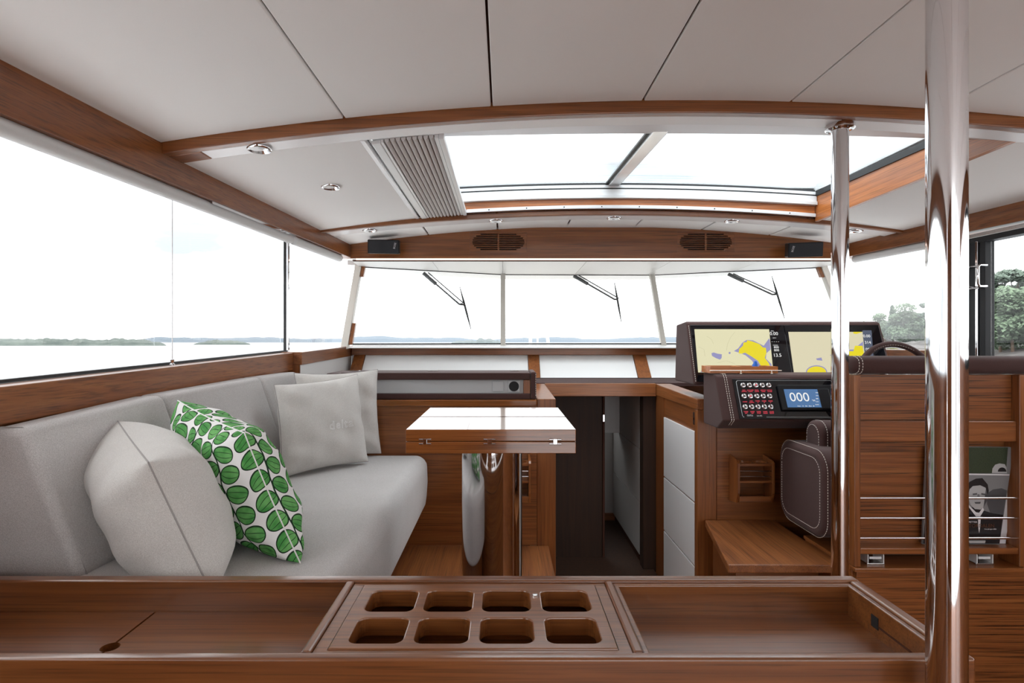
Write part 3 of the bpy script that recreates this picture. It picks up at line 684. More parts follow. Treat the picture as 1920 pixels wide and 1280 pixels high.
# ------------------------------------------------------------------ sofa
so = thing('sofa', (-.7, 1.8, -.8925), 'long light grey fabric sofa under the left window', 'sofa')
def ut(d):
    P_ = [(1.1, -.186), (1.19, -.181), (1.6, -.153), (2.1, -.138), (2.7, -.134)]
    for (a, ua_), (b, ub_) in zip(P_[:-1], P_[1:]):
        if a <= d <= b: return ua_ + (ub_ - ua_) * (d - a) / (b - a)
def back_ring(d): return [(XL(d) + .002, d, ut(d) - .004), (XL(d) + .002, d, -.50), (XL(d) + .215, d, -.50), (XL(d) + .092, d, ut(d))]
for a, b in ((1.19, 1.640), (1.643, 2.215), (2.218, 2.56)):
    MB().loft([back_ring(a), back_ring(b)]).build('back_cushion', M_FAB, so, bev=.020, seg=5)
MB().tube([(XL(1.2) + .03, 1.204, ut(1.2)), (XL(1.2) + .075, 1.205, ut(1.2) - .001), (XL(1.2) + .096, 1.206, ut(1.2) - .018), (XL(1.2) + .15, 1.206, -.345), (XL(1.2) + .212, 1.206, -.495)], .0016, 6).build('piping', M_SEAMF, so)
def seat_mesh():
    mb = MB(); vs = []; NX, NY = 24, 60
    prof_ = [(-.97, -.494), (-.86, -.492), (-.70, -.490)] + [(-.70 + .32 * k / 8, -.490) for k in range(1, 9)]
    prof_ += [(-.38 + .05 * math.sin(t), -.54 + .05 * math.cos(t)) for t in [math.pi / 2 * k / 7 for k in range(1, 8)]] + [(-.328, -.60), (-.332, -.66), (-.336, -.69)] + [(-.356 + .02 * math.cos(t), -.692 - .018 * math.sin(t)) for t in (.4, .8, 1.2, 1.57)] + [(-.97, -.712)]
    rings = []
    for j in range(NY + 1):
        d = 1.095 + (2.498 - 1.095) * j / NY
        ed = min(1, (2.498 - d) / .05); dr = .045 * (1 - math.sqrt(max(0, 1 - (1 - ed) ** 2)))
        ring = []
        for x, u in prof_:
            w = .0022 * math.sin(d * 23 + x * 9) * max(0, math.sin(x * 7 + 2.0)) + .0035 * math.exp(-((d - 1.78 - .25 * (x + .6)) / .05) ** 2) - .004 * math.exp(-((d - 1.70 - .3 * (x + .6)) / .04) ** 2) + .003 * math.exp(-((d - 1.62 - .2 * (x + .6)) / .035) ** 2)
            k = 1 if u > -.5 else (.3 if u > -.6 else 0)
            ring.append((x - (dr * .6 if x > -.5 else 0), d, u - (dr if u > -.52 else 0) + w * k))
        rings.append(ring)
    return mb.loft(rings)
seat_mesh().build('seat_cushion', M_FAB, so, smooth=True)
boxo('base', (-1.0, -.43, 1.14, 2.498, -.8925, -.713), WDX, so)

# ------------------------------------------------------------------ cushions
def pillow(name, mat, TA, TB, BA, BB, T, label, N=34, ear=.05, seed=1, wr=1.0):
    TA, TB, BA, BB = map(Vector, (TA, TB, BA, BB))
    n0 = ((TB - TA) + (BB - BA)).cross((TA - BA) + (TB - BB)).normalized()
    rr = random.Random(seed); ph = [rr.uniform(0, 6.28) for _ in range(8)]
    def surf(s, t, side):
        a, b = 2 * s - 1, 2 * t - 1
        s2 = .5 + a * (1 - ear * (1 - b * b)) / 2; t2 = .5 + b * (1 - ear * (1 - a * a)) / 2
        p = TA.lerp(TB, s2) * t2 + BA.lerp(BB, s2) * (1 - t2)
        e = max(0, (1 - a ** 4)) ** .55 * max(0, (1 - b ** 4)) ** .55
        rim = min(1 - abs(a), 1 - abs(b))
        w = wr * (.006 * math.sin(9 * a + 5 * b + ph[0]) * math.sin(4 * b - 3 * a + ph[1]) + .004 * math.sin(16 * a - 7 * b + ph[2] + 2 * math.sin(3 * b)) * math.exp(-rim * 3) + .004 * math.sin(14 * b + 4 * a + ph[3]) * math.exp(-(1 - abs(a)) * 3))
        return p + n0 * side * (T / 2 * e + w * min(1, e * 2))
    t = thing(name, (BA + BB) / 2, label, 'cushion')
    G = lambda i: .5 - .5 * math.copysign(abs(math.cos(math.pi * i / N)) ** .9, math.cos(math.pi * i / N))
    vs = []; fs = []; uvs = []
    for side in (1, -1):
        g = [[surf(G(i), G(j), side) for i in range(N + 1)] for j in range(N + 1)]; vv = [0.0] * (N + 1)
        for j in range(N + 1):
            uu = 0.0
            for i in range(N + 1):
                if i: uu += (g[j][i] - g[j][i - 1]).length
                if j: vv[i] += (g[j][i] - g[j - 1][i]).length
                vs.append(g[j][i]); uvs.append((1.0 + side * uu, vv[i] * .5 + vv[N // 2] * .5 if j == 0 else vv[i]))
    for k in range(2):
        o = k * (N + 1) ** 2
        for j in range(N):
            for i in range(N): a = o + j * (N + 1) + i; fs.append((a, a + 1, a + N + 2, a + N + 1))
    mb = MB().add(vs, fs); ob = mb.build('cover', mat, t)
    me = ob.data; uv = me.uv_layers.new(name='UVMap')
    for lp in me.loops: uv.data[lp.index].uv = uvs[lp.vertex_index]
    bm = bmesh.new(); bm.from_mesh(me); bmesh.ops.remove_doubles(bm, verts=bm.verts, dist=.0004); bmesh.ops.recalc_face_normals(bm, faces=bm.faces); bm.to_mesh(me); bm.free()
    for p in me.polygons: p.use_smooth = True
    rim = [surf(i / 60, 0, 1) for i in range(60)] + [surf(1, i / 60, 1) for i in range(60)] + [surf(1 - i / 60, 1, 1) for i in range(60)] + [surf(0, 1 - i / 60, 1) for i in range(60)]
    MB().tube(rim, .0016, 6, True).build('seam', M_SEAMF if mat is not M_LEAF else mat, t)
    return t, surf
pillow('cushion', M_FAB2, (-.7076, 1.135, -.240), (-.975, 1.44, -.200), (-.570, 1.12, -.500), (-.87, 1.46, -.490), .225, 'plain grey cushion at the near end of the sofa', seed=4, wr=.7)
pillow('cushion', M_LEAF, (-.612, 1.345, -.215), (-.915, 1.60, -.165), (-.448, 1.255, -.487), (-.75, 1.60, -.485), .17, 'white cushion printed with green leaves on black-outlined stems', seed=9)
tp, sf3 = pillow('cushion', M_FAB2, (-.846, 2.10, -.160), (-.612, 2.38, -.136), (-.795, 2.03, -.487), (-.545, 2.29, -.482), .13, 'grey cushion with an embroidered logo leaning in the sofa corner', seed=12, ear=.07)
vs, fs = text_mesh('delta', 1.0, 0, True, .022, 1.2)
# embroidered outline letters laid onto the cushion face
side = 1 if (sf3(.5, .5, 1) - Vector((0, 0, 0))).length < (sf3(.5, .5, -1)).length else -1
sc_ = .125
pts = []
for a, b, c in vs:
    s_, t_ = .62 + a * sc_ , .435 + b * sc_ * 1.05 
    p = sf3(s_, t_, side); pn = sf3(s_, t_, -side); pts.append(p + (p - pn).normalized() * .0022)
MB().add(pts, fs).build('embroidered_logo', plain('pale_thread', (.80, .79, .78), .7), tp)
pillow('cushion', M_FAB2, (-.850, 2.31, -.128), (-.545, 2.462, -.120), (-.80, 2.27, -.487), (-.530, 2.462, -.482), .10, 'plain grey cushion behind the one with the embroidered logo', seed=21, ear=.07)

# ------------------------------------------------------------------ folding table
tb = thing('folding_table', (-.035, 1.62, -.8925), 'folded teak table with glossy top on a polished steel pedestal', 'table')
x0, x1 = -.2405, .176
TF, TM, TK = 1.394, 1.632, 1.860
for u0, u1, nm in ((-.2437, -.215, 'upper_leaf'), (-.2737, -.2447, 'lower_leaf')):
    boxo(nm, (x0, x1, TF, TM - .0014, u0, u1), WGL, tb, bev=.0015)
    boxo(nm, (x0, x1, TM + .0014, TK, u0, u1), WGL, tb, bev=.0012)
for px_ in (797, 918, 1041):
    xc = (px_ - CX) / F * TF; h = thing('hinge', (0, 0, 0)); h.parent = tb; h.location = Vector((xc, TF, -.2442)) - Vector((-.035, 1.62, -.8925))
    boxo('hinge_plate', (xc - .005, xc + .005, TF - .0022, TF, -.2510, -.2374), M_CHR, h, bev=.0008)
    for sg in (-1, 1):
        for uu in (-.2496, -.2389): MB().tube([(xc + sg * .0055, TF - .0013, uu), (xc + sg * .0145, TF - .0013, uu)], .0021, 8).build('knuckle', M_CHR, h, smooth=True)
cl_ = [(-.034 + .086 * math.cos(t), 1.63 + .115 * math.sin(t)) for t in [2 * math.pi * k / 56 for k in range(56)]]
MB().prism(cl_, 'z', -.8925 + .012, -.2738).build('pedestal', M_CHR, tb, smooth=True)
cl_ = [(-.034 + .17 * math.cos(t), 1.63 + .20 * math.sin(t)) for t in [2 * math.pi * k / 48 for k in range(48)]]
MB().prism(cl_, 'z', -.8925, -.8925 + .012).build('base_plate', M_STEEL, tb, bev=.003)
boxo('inlay_strip', (x0 + .001, x1 - .001, TM - .004, TM + .004, -.2160, -.2146), M_SEAM, tb, bev=0)
boxo('catch', (.1765, .1815, 1.655, 1.73, -.233, -.224), M_CHR, tb, bev=.002)

# ------------------------------------------------------------------ leather box on the bulkhead
lb = thing('socket_box', (-.32, 2.6, -.254), 'brown leather box with hinged lid and a wall socket inside, behind the table', 'storage box')
boxo('lid', (-.715, .115, 2.500, 2.72, -.168, -.137), M_LEA, lb, bev=.004, seg=3)
boxo('end_cap', (-.783, -.718, 2.500, 2.72, -.253, -.139), M_LEA, lb, bev=.010, seg=3)
boxo('end_cap', (.117, .142, 2.498, 2.72, -.253, -.133), M_LEA, lb, bev=.008, seg=3)
boxo('bottom_rail', (-.717, .116, 2.502, 2.535, -.253, -.229), M_LEA, lb, bev=.003)
boxo('back_panel', (-.717, .085, 2.535, 2.545, -.229, -.169), M_GREYP, lb, bev=0)
boxo('wood_cheek', (.086, .116, 2.512, 2.545, -.229, -.169), WZ, lb)
boxo('blank_plate', (-.052, -.002, 2.528, 2.5345, -.222, -.175), M_GREYP, lb, bev=.002)
sk = boxo('socket', (.018, .070, 2.527, 2.5345, -.224, -.173), M_GREYP, lb, bev=.002)
MB().lathe((.044, 2.5265, -.1985), [(.0225, .0), (.0225, .0009), (.019, .0010)], 24, 'y').build('socket_face', M_BLK, sk)
for px_ in (668, 813, 965):
    xc = (px_ - CX) / F * 2.66; boxo('hinge', (xc - .022, xc + .022, 2.62, 2.65, -.137, -.1335), M_CHR, lb, bev=.001)
stitches('stitching', [[(.139, 2.4975, -.142), (.139, 2.4975, -.248)]], M_STITCH, lb)

# ------------------------------------------------------------------ teak cup racks
def rack(x0, x1, d0, d1, u0, u1, label):
    t = thing('cup_rack', ((x0 + x1) / 2, d1, u0), label, 'rack', 'teak cup racks')
    th = .010
    for a in (x0, x1 - th): MB().prism([(d0 + .006, u0 + .03), (d0, u0 + .045), (d0, u1 - .01), (d0 + .012, u1), (d1, u1 + .012), (d1, u0 - .01), (d0 + .02, u0)], 'x', a, a + th).build('side_panel', WZ, t, bev=.001)
    cy = (d0 + d1) / 2; xi0, xi1 = x0 + th + .0005, x1 - th - .0005
    r = min(.036, (xi1 - xi0) / 4 - .004); holes = [[(xi0 + (xi1 - xi0) * f + r * math.cos(a), cy + r * math.sin(a)) for a in [2 * math.pi * k / 20 for k in range(20)]] for f in (.26, .74)]
    vs, fs = flat_mesh([(xi0, d0 + .004), (xi1, d0 + .004), (xi1, d1), (xi0, d1)], holes, .010)
    MB().add([(a, b, u1 - .016 + c) for a, b, c in vs], fs).build('holed_shelf', WX, t)
    boxo('cup_shelf', (xi0, xi1, d0 + .006, d1, u1 - .094, u1 - .084), WX, t)
    boxo('bottom_shelf', (xi0, xi1, d0 + .02, d1, u0 + .004, u0 + .014), WX, t)
    boxo('bottom_lip', (xi0, xi1, d0 + .008, d0 + .018, u0 + .004, u0 + .030), WX, t)
    boxo('back_board', (xi0, xi1, d1 - .006, d1 - .0005, u0 + .015, u1 - .02), WDX, t, bev=0)
    for uu in (u1 - .043, u1 - .066): MB().tube([(xi0, d0 + .008, uu), (xi1, d0 + .008, uu)], .0028, 8).build('steel_rail', M_CHR, t, smooth=True)
rack(.985, 1.142, 2.405, 2.498, -.685, -.505, 'teak cup rack with steel rails on the helm bulkhead')
rack(-.045, .114, 2.405, 2.498, -.685, -.505, 'teak cup rack half hidden behind the table pedestal')

# ------------------------------------------------------------------ helm console
hc = thing('helm_console', (1.3, 2.45, -.36), 'brown suede helm console with chart screens and a black switch panel', 'helm console')
XA, XB = .872, 2.04
body = [(2.335, -.356), (2.272, -.316), (2.352, -.150), (2.366, -.137), (2.499, -.134), (2.499, -.356)]
MB().prism(body, 'x', XA, XB).build('dash_body', M_LEA, hc, bev=.008, seg=3)
stitches('stitching', [[(XA + o, 2.499 - .004, -.132), (XA + o, 2.364, -.1335), (XA + o, 2.348, -.148), (XA + o, 2.2685, -.314), (XA + o, 2.262 + .04, -.338)] for o in (.034, .043)], M_STITCH, hc)
# hood for the chart screens
hood = [(2.501, -.19), (2.601, .085), (2.62, .092), (2.76, .080), (2.78, -.19)]
MB().prism(hood, 'x', .832, 1.715).build('screen_hood', M_LEA, hc, bev=.008, seg=3)
stitches('stitching', [[(.829 + .010, 2.497, -.175), (.829 + .010, 2.596, .080)]], M_STITCH, hc)
# slanted dash face: panel plane
n_d = Vector((0, -(-.150 + .316), (2.352 - 2.272))).normalized(); n_d = Vector((0, -.9008, .4341)).normalized()
pd0 = Vector((0, 2.272, -.316)); 
ey_d = Vector((0, 2.352 - 2.272, -.150 + .316)).normalized(); ex_d = Vector((1, 0, 0)); n_d = ex_d.cross(ey_d)
def PD(px_, py_, off=.0): return on(px_, py_, pd0 + n_d * off, n_d)
x_l = PD(1371, 710).x
def DP(x, t, off=0.0): return pd0 + ex_d * x + ey_d * t + n_d * off      # dash-plane coordinates
Lf = math.hypot(.08, .166)
pan = MB().plate([DP(.938, .006, .001), DP(2.0, .006, .001), DP(2.0, Lf - .006, .001), DP(.938, Lf - .006, .001)], n_d * .004).build('switch_panel', M_GLS, hc, bev=.001)
fr = .012
mb = MB(); y0_, y1_ = .014, Lf - .014; xa, xb = .951, 1.98; tx0 = PD(1392, 781).x; tx1 = PD(1436, 781).x
for a, b in ((DP(xa, y0_ + .006, .0055), DP(xa, y1_ - .006, .0055)), (DP(xa + .006, y1_, .0055), DP(xb, y1_, .0055)), (DP(xa + .006, y0_, .0055), DP(tx0, y0_, .0055)), (DP(tx1, y0_, .0055), DP(xb, y0_, .0055)),
             (DP(xa, y1_ - .006, .0055), DP(xa + .006, y1_, .0055)), (DP(xa, y0_ + .006, .0055), DP(xa + .006, y0_, .0055))): mb.tube([a, b], .0009, 4)
mb.build('border_line', plain('silver_print', (.55, .58, .60), .4), pan)
P0 = PD(1412, 779, .0052)
lettering('logo_text', 'delta', .0125, PD(1406, 778.5, .0052), ex_d, ey_d, plain('silver_text', (.5, .5, .5), .4), pan)
lettering('model_text', '54 IPS', .0085, PD(1424, 779.5, .0052), ex_d, ey_d, bpy.data.materials['silver_text'], pan)
words = [['NAV\nLIGHTS', 'ANCHOR\nLIGHT', 'DECK\nLIGHT', 'HATCH\nOPEN', 'HATCH\nCLOSE'], ['HORN', 'NAV\nLIGHTS', 'WIPER\nA', 'WIPER\nB', 'WIPER\nC'], ['WIPER\nINT', 'WIPER\nINT', 'WIPER\nSYNC', 'WIPER\nWASH', 'GLASS\nROOF']]
bpos = [(1393, 722), (1394.8, 742.5), (1397, 762.5)]
for r_ in range(3):
    for c_ in range(5):
        px_, py_ = bpos[r_][0] + 12.0 * c_, bpos[r_][1]; P = PD(px_, py_, .005)
        mbb = MB(); rings = []
        for rad, h in ((.0105, 0), (.0105, .003), (.009, .0045), (.0078, .0035), (.0004, .004)):
            rings.append([P + ex_d * rad * math.cos(t) + ey_d * rad * math.sin(t) + n_d * h for t in [2 * math.pi * k / 18 for k in range(18)]])
        bt = mbb.loft(rings).build('switch_button', M_CHR, pan, smooth=True)
        MB().plate([P + ex_d * .0028 * math.cos(t) + ey_d * .0028 * math.sin(t) + n_d * .0041 for t in [2 * math.pi * k / 10 for k in range(10)]], n_d * .0006).build('lamp_dot', E_RED if (r_, c_) in ((0, 2), (1, 1)) else M_BLK, bt)
        lettering('switch_label', words[r_][c_], .0062, PD(px_ + 2, py_ + 10.6, .0052), ex_d, ey_d, E_RED, bt)
# small autopilot display on the panel
def dquad(px0, py0, px1, py1, off, th, nm, m, par, sk=0, bev=0):
    A = PD(px0, py1, off); B = PD(px1, py0, off); t0 = (A - pd0).dot(ey_d); t1 = (B - pd0).dot(ey_d)
    return MB().plate([DP(A.x, t0, off), DP(B.x, t0, off), DP(B.x, t1, off), DP(A.x, t1, off)], n_d * th).build(nm, m, par, bev=bev)
ap = dquad(1466, 723, 1556, 770, .0055, .012, 'autopilot_display', M_BLK, hc, bev=.003)
scn = dquad(1477, 729.5, 1537, 763.5, .0177, .0006, 'display_screen', E_BLUE, ap)
lettering('heading_digits', '000', .054, PD(1499, 745, .0186), ex_d, ey_d, E_TXT, ap, 1.0)
lettering('unit_text', '°M', .011, PD(1525.5, 751, .0186), ex_d, ey_d, E_TXT, ap)
for k, s_ in enumerate(('0.00', '314', '000', '13.5', '314.2')): lettering('value_text', s_, .0065, PD(1532, 736 + 5.6 * k, .0186), ex_d, ey_d, E_TXT, ap)
lettering('menu_text', 'Auto    14    Std    Port   40', .006, PD(1511, 761, .0186), ex_d, ey_d, E_TXT, ap)
dquad(1541, 729, 1552, 767, .0175, .006, 'rotary_housing', M_BLK, ap, bev=.003)
# chart screens
pf0 = Vector((0, 2.501, -.19)); ey_f = Vector((0, .100, .275)).normalized(); n_f = ex_d.cross(ey_f)
def PF(px_, py_, off=0.0): return on(px_, py_, pf0 + n_f * off, n_f)
def FP(x, t, off=0.0): return pf0 + ex_d * x + ey_f * t + n_f * off
def tof(py_): return (PF(1300, py_) - pf0).dot(ey_f)
tt, tb_ = tof(610), tof(716); xg0, xm, xg1 = .846, 1.2700, 1.700
def chart(xa, xb, sx0, sx1, nm, pts_land, seam):
    g = MB().plate([FP(xa, tb_, .0005), FP(xb, tb_, .0005), FP(xb, tt, .0005), FP(xa, tt, .0005)], n_f * .006).build('chart_display', M_GLS, hc, bev=.001)
    return g
gl = chart(xg0, xm - .001, 0, 0, 'left', None, 0); gr_ = chart(xm + .001, xg1, 0, 0, 'right', None, 0)
o1, o2, o3 = .0067, .0072, .0077
def poly(pts, off, nm, m, par): return MB().plate([PF(a, b, off) for a, b in pts], n_f * .0003).build(nm, m, par)
poly([(1302, 700), (1309, 698), (1450, 698), (1442, 617), (1302, 617)][1:] + [], o1, 'chart_picture', E_SEA, gl)
poly([(1376, 658), (1384, 653), (1392, 642), (1400, 637), (1412, 638), (1432, 648), (1442, 634), (1443.5, 638), (1445, 655), (1437, 662), (1436, 672), (1446, 682), (1449, 692), (1430, 692), (1418, 690), (1410, 676), (1398, 666), (1386, 661)], o2, 'shoal_patch', E_SHOAL, gl)
poly([(1385, 662), (1386, 654), (1393, 648), (1394, 642), (1400, 641), (1401, 637.5), (1411, 640), (1424, 645), (1430, 651), (1436, 652), (1437, 661), (1434, 671), (1441, 680), (1445, 688), (1428, 688), (1421, 676), (1409, 668), (1397, 661), (1391, 663)], o3, 'land_patch', E_LAND, gl)
poly([(1334, 662), (1338, 660.5), (1346, 663), (1353.5, 664), (1353, 671), (1350, 674), (1342, 671), (1335, 667)], o2, 'shoal_patch', E_SHOAL, gl)
poly([(1368 + 2 * math.cos(t), 661.5 + 2 * math.sin(t)) for t in [2 * math.pi * k / 10 for k in range(10)]], o2, 'shoal_patch', E_SHOAL, gl)
poly([(1313, 697.5), (1317, 692), (1324, 688.5), (1332, 688), (1332, 697.5)], o2, 'shoal_patch', E_SHOAL, gl)
poly([(1320, 697.5), (1322, 693), (1328, 690.5), (1332, 690), (1332, 697.5)], o3, 'land_patch', E_LAND, gl)
mb = MB()
for pth in ([(1325, 630), (1334, 636), (1338, 645)], [(1362, 657), (1364, 645), (1370, 632), (1378, 622)], [(1345, 680), (1362, 676), (1378, 682)], [(1310, 650), (1320, 655), (1322, 668)]): mb.tube([PF(a, b, o2) for a, b in pth], .0005, 4)
mb.build('contour_line', E_LINE, gl)
for s_, px_, py_, z_ in (('0.00', 1451, 625.5, .022), ('- - - -', 1453.5, 640, .016), ('800', 1455.5, 651, .015), ('800', 1456, 656.5, .015), ('13.5', 1457.5, 666, .022), ('SPEED', 1448, 620.5, .005), ('DEPTH', 1452, 633.5, .005), ('HEADING', 1454, 647, .005)): lettering('readout_text', s_, z_, PF(px_, py_, o1), ex_d, ey_f, E_TXT, gl)
poly([(1478, 622), (1488.5, 698), (1625, 698), (1617.5, 622)][::-1], o1, 'chart_picture', E_SEA2, gr_)
poly([(1617, 622), (1624, 698), (1640, 698), (1634, 619), (1617, 619)], o1, 'data_column', E_GREY, gr_)
poly([(1530, 672), (1540, 670), (1542, 676), (1532, 675)], o2, 'shoal_patch', E_SHOAL, gr_)
poly([(1556, 666), (1562, 660), (1570, 656), (1600, 655), (1618, 640), (1619, 668), (1596, 672), (1574, 671)], o2, 'shoal_patch', E_SHOAL, gr_)
poly([(1563, 664), (1570, 659), (1600, 658), (1603, 648), (1617, 648), (1621, 668), (1598, 668), (1574, 668)], o3, 'land_patch', E_LAND, gr_)
poly([(1600, 625), (1606, 626), (1617.5, 622), (1600, 622)], o3, 'land_patch', E_LAND, gr_)
poly([(1520 + 20 * math.cos(t) + 11, 697.6 - 13 * math.sin(t)) for t in [math.pi * k / 12 for k in range(13)]], o2, 'shoal_patch', E_SHOAL, gr_)
poly([(1520 + 18 * math.cos(t) + 11, 697.6 - 11 * math.sin(t)) for t in [math.pi * k / 12 for k in range(13)]], o3, 'land_patch', E_LAND, gr_)
for s_, px_, py_ in (('0.00', 1625, 630), ('314', 1627, 642), ('000', 1629, 655)): lettering('readout_text', s_, .019, PF(px_, py_, o2), ex_d, ey_f, E_TXT, gr_)
# teak tray with brass rail on the dash, and the blue cap standing in it
tr = thing('dash_tray', (1.0, 2.43, -.1335), 'small teak tray with a pale brass rail on top of the helm console', 'tray')
ta, tb2 = .842 + .02, 1.145
vs, fs = flat_mesh([(ta, 2.385), (tb2, 2.385), (tb2, 2.49), (ta, 2.49)], [[(ta + .008, 2.393), (ta + .125, 2.393), (ta + .125, 2.482), (ta + .008, 2.482)], [(ta + .133, 2.393), (tb2 - .008, 2.393), (tb2 - .008, 2.482), (ta + .133, 2.482)]], .028)
MB().add([(a, b, -.1185 + c) for a, b, c in vs], fs).build('tray_frame', WLT, tr, bev=.001)
boxo('tray_floor', (ta + .002, tb2 - .002, 2.387, 2.488, -.1328, -.128), WX, tr, bev=0)
MB().tube([(ta - .006, 2.374, -.1215), (tb2 + .010, 2.374, -.1215)], .0024, 8).build('brass_rail', M_BRASS, tr, smooth=True)
for xx in (.985, 1.113): MB().lathe((xx, 2.374, -.1335), [(.005, 0), (.005, .002), (.0025, .004), (.0025, .012), (.001, .013)], 10).build('rail_post', M_BRASS, tr, smooth=True)
bc = thing('bottle_cap', (1.075, 2.44, -.128), 'small blue plastic cap lying in the tray on the helm console', 'cap')
MB().lathe((1.075, 2.44, -.128), [(.014, 0), (.015, .006), (.013, .028), (.008, .036), (.006, .044), (.001, .046)], 16).build('cap_body', M_BLUE, bc, smooth=True)
MB().lathe((1.075, 2.44, -.128), [(.0162, .004), (.0165, .010), (.0155, .012)], 16).build('cap_ring', M_BLUE, bc, smooth=True)
# steering wheel
swc = Vector((1.518, 2.20, -.154)); Rw = .148
sw = thing('steering_wheel', swc, 'dark leather steering wheel rising behind the helm seat', 'steering wheel')
tilt = Vector((0, .25, 1)).normalized()
ring = [swc + Vector((1, 0, 0)) * Rw * math.cos(t) + tilt * Rw * math.sin(t) for t in [2 * math.pi * k / 56 for k in range(56)]]
MB().tube(ring, .0115, 12, True).build('rim', M_LEA, sw, smooth=True)
for a in (90, 210, 330):
    e_ = swc + Vector((1, 0, 0)) * (Rw - .008) * math.cos(math.radians(a - 60)) + tilt * (Rw - .008) * math.sin(math.radians(a - 60)); MB().tube([swc, e_], .007, 8).build('spoke', M_STEEL, sw, smooth=True)
MB().lathe(swc, [(.03, -.02), (.032, -.01), (.03, .02), (.018, .06), (.018, .112)], 24, 'y').build('hub', M_BLK, sw, smooth=True)
stitches('stitching', [[p + Vector((0, -.0105, -.003)) for p in ring + ring[:1]]], M_STITCH, sw, .0008)

# ------------------------------------------------------------------ helm seat
hs = thing('helm_chair', (1.46, 2.1, -1.3), 'helm seat with brown suede pads and a teak back holding a magazine rack', 'seat')
L0, R0 = 1.176, 1.752
boxo('side_board', (L0, L0 + .021, 1.915, 2.0, -.757, -.113), WZ, hs, bev=.002)
boxo('side_board', (R0 - .022, R0, 1.915, 2.0, -.757, -.113), WZ, hs, bev=.002)
boxo('back_board', (L0 + .0215, R0 - .0225, 1.945, 1.965, -.268, -.113), WST, hs, bev=.001)
boxo('cross_board', (L0 + .0215, R0 - .0225, 1.925, 1.965, -.338, -.2685), WX, hs, bev=.003)
boxo('pocket_board', (L0 + .0215, R0 - .0225, 1.972, 1.985, -.72, -.3385), WST, hs, bev=.001)
boxo('pocket_shelf', (L0 + .0215, R0 - .0225, 1.917, 1.985, -.715, -.694), WX, hs, bev=.003)
for py_ in (933.5, 971, 1008.5):
    uu = (640 - py_) / F * 1.925; MB().tube([(L0 + .021, 1.925, uu), (R0 - .022, 1.925, uu)], .0042, 10).build('steel_rail', M_CHR, hs, smooth=True)
rings = []
for x, s in ((L0 - .004, .55), (L0 + .004, .85), (L0 + .018, 1), (R0 + .1, 1)):
    rings.append([(x, 1.955 + .052 * s * math.copysign(abs(math.cos(t)) ** .7, math.cos(t)), -.080 + .031 * s * math.copysign(abs(math.sin(t)) ** .7, math.sin(t))) for t in [2 * math.pi * k / 28 for k in range(28)]])
MB().loft(rings).build('head_roll', M_LEA, hs, smooth=True)
def rollpath(x, s): return [(x, 1.955 - .0535 * s * math.copysign(abs(math.cos(t)) ** .7, math.cos(t)), -.080 + .0325 * s * math.copysign(abs(math.sin(t)) ** .7, math.sin(t))) for t in [-1.4 + 2.8 * k / 20 for k in range(21)]]
stitches('stitching', [rollpath(L0 + .020, 1.0), rollpath(L0 + .010, .95)], M_STITCH, hs)
# cabinet under the seat
boxo('cabinet_top', (L0 - .004, R0 + .35, 1.905, 2.235, -.771, -.7575), WX, hs, bev=.003)
boxo('cabinet_back', (L0 + .006, R0 + .35, 1.912, 1.93, -1.3, -.7715), WST, hs, bev=.002)
boxo('cabinet_side', (L0, L0 + .018, 1.931, 2.23, -1.3, -.7715), WY, hs, bev=.002)
boxo('side_drawer', (L0 - .006, L0 - .0005, 1.955, 2.195, -1.1, -.812), WY, hs, bev=.002)
boxo('cabinet_front', (L0 + .019, R0 + .35, 2.21, 2.23, -1.3, -.7715), WX, hs)
for x in (L0 + .085, L0 + .455):
    b_ = boxo('slide_bracket', (x - .03, x + .03, 1.935, 1.99, -.757, -.752), M_STEEL, hs, bev=.001)
    for dx in (-.028, .025): MB().box(x + dx, x + dx + .003, 1.935, 1.99, -.752, -.722).build('flange', M_ALU, b_)
    MB().box(x - .02, x + .02, 1.937, 1.94, -.738, -.730).build('slide_lip', M_ALU, b_)
# suede pads
def pad(poly_du, xa, xb, nm, bev):
    return MB().prism(poly_du, 'x', xa, xb).build(nm, M_LEA, hs, bev=bev, seg=4, angle=35)
side_pad = rrect(2.02, 2.36, -.715, -.395, .075, 7)
pad(side_pad, 1.135, 1.245, 'side_pad', .022)
def rpath(ins, r): 
    p = rrect(2.02 + ins, 2.36 - ins, -.715 + ins, -.395 - ins, r, 8); return p + p[:1]
stitches('stitching', [[(1.1345, a, b) for a, b in rpath(.030, .055)], [(1.146, a, b) for a, b in rpath(-.0005, .075)]], M_STITCH, hs)
pad(rrect(2.15, 2.268, -.455, -.305, .05, 6), 1.195, 1.70, 'front_bolster', .02)
def bpath(ins): p = rrect(2.15 + ins, 2.268 - ins, -.455 + ins, -.305 - ins, .05 - ins * .5, 6); return p + p[:1]
stitches('stitching', [[(1.1945, a, b) for a, b in bpath(.016)], [(1.219, a, b) for a, b in bpath(-.0005)]], M_STITCH, hs)
MB().prism([(2.01, -.757), (2.36, -.757), (2.36, -.47), (2.12, -.44), (2.06, -.13), (2.01, -.13)], 'x', 1.25, 1.70).build('seat_cushion', M_LEA, hs, bev=.02, seg=4)
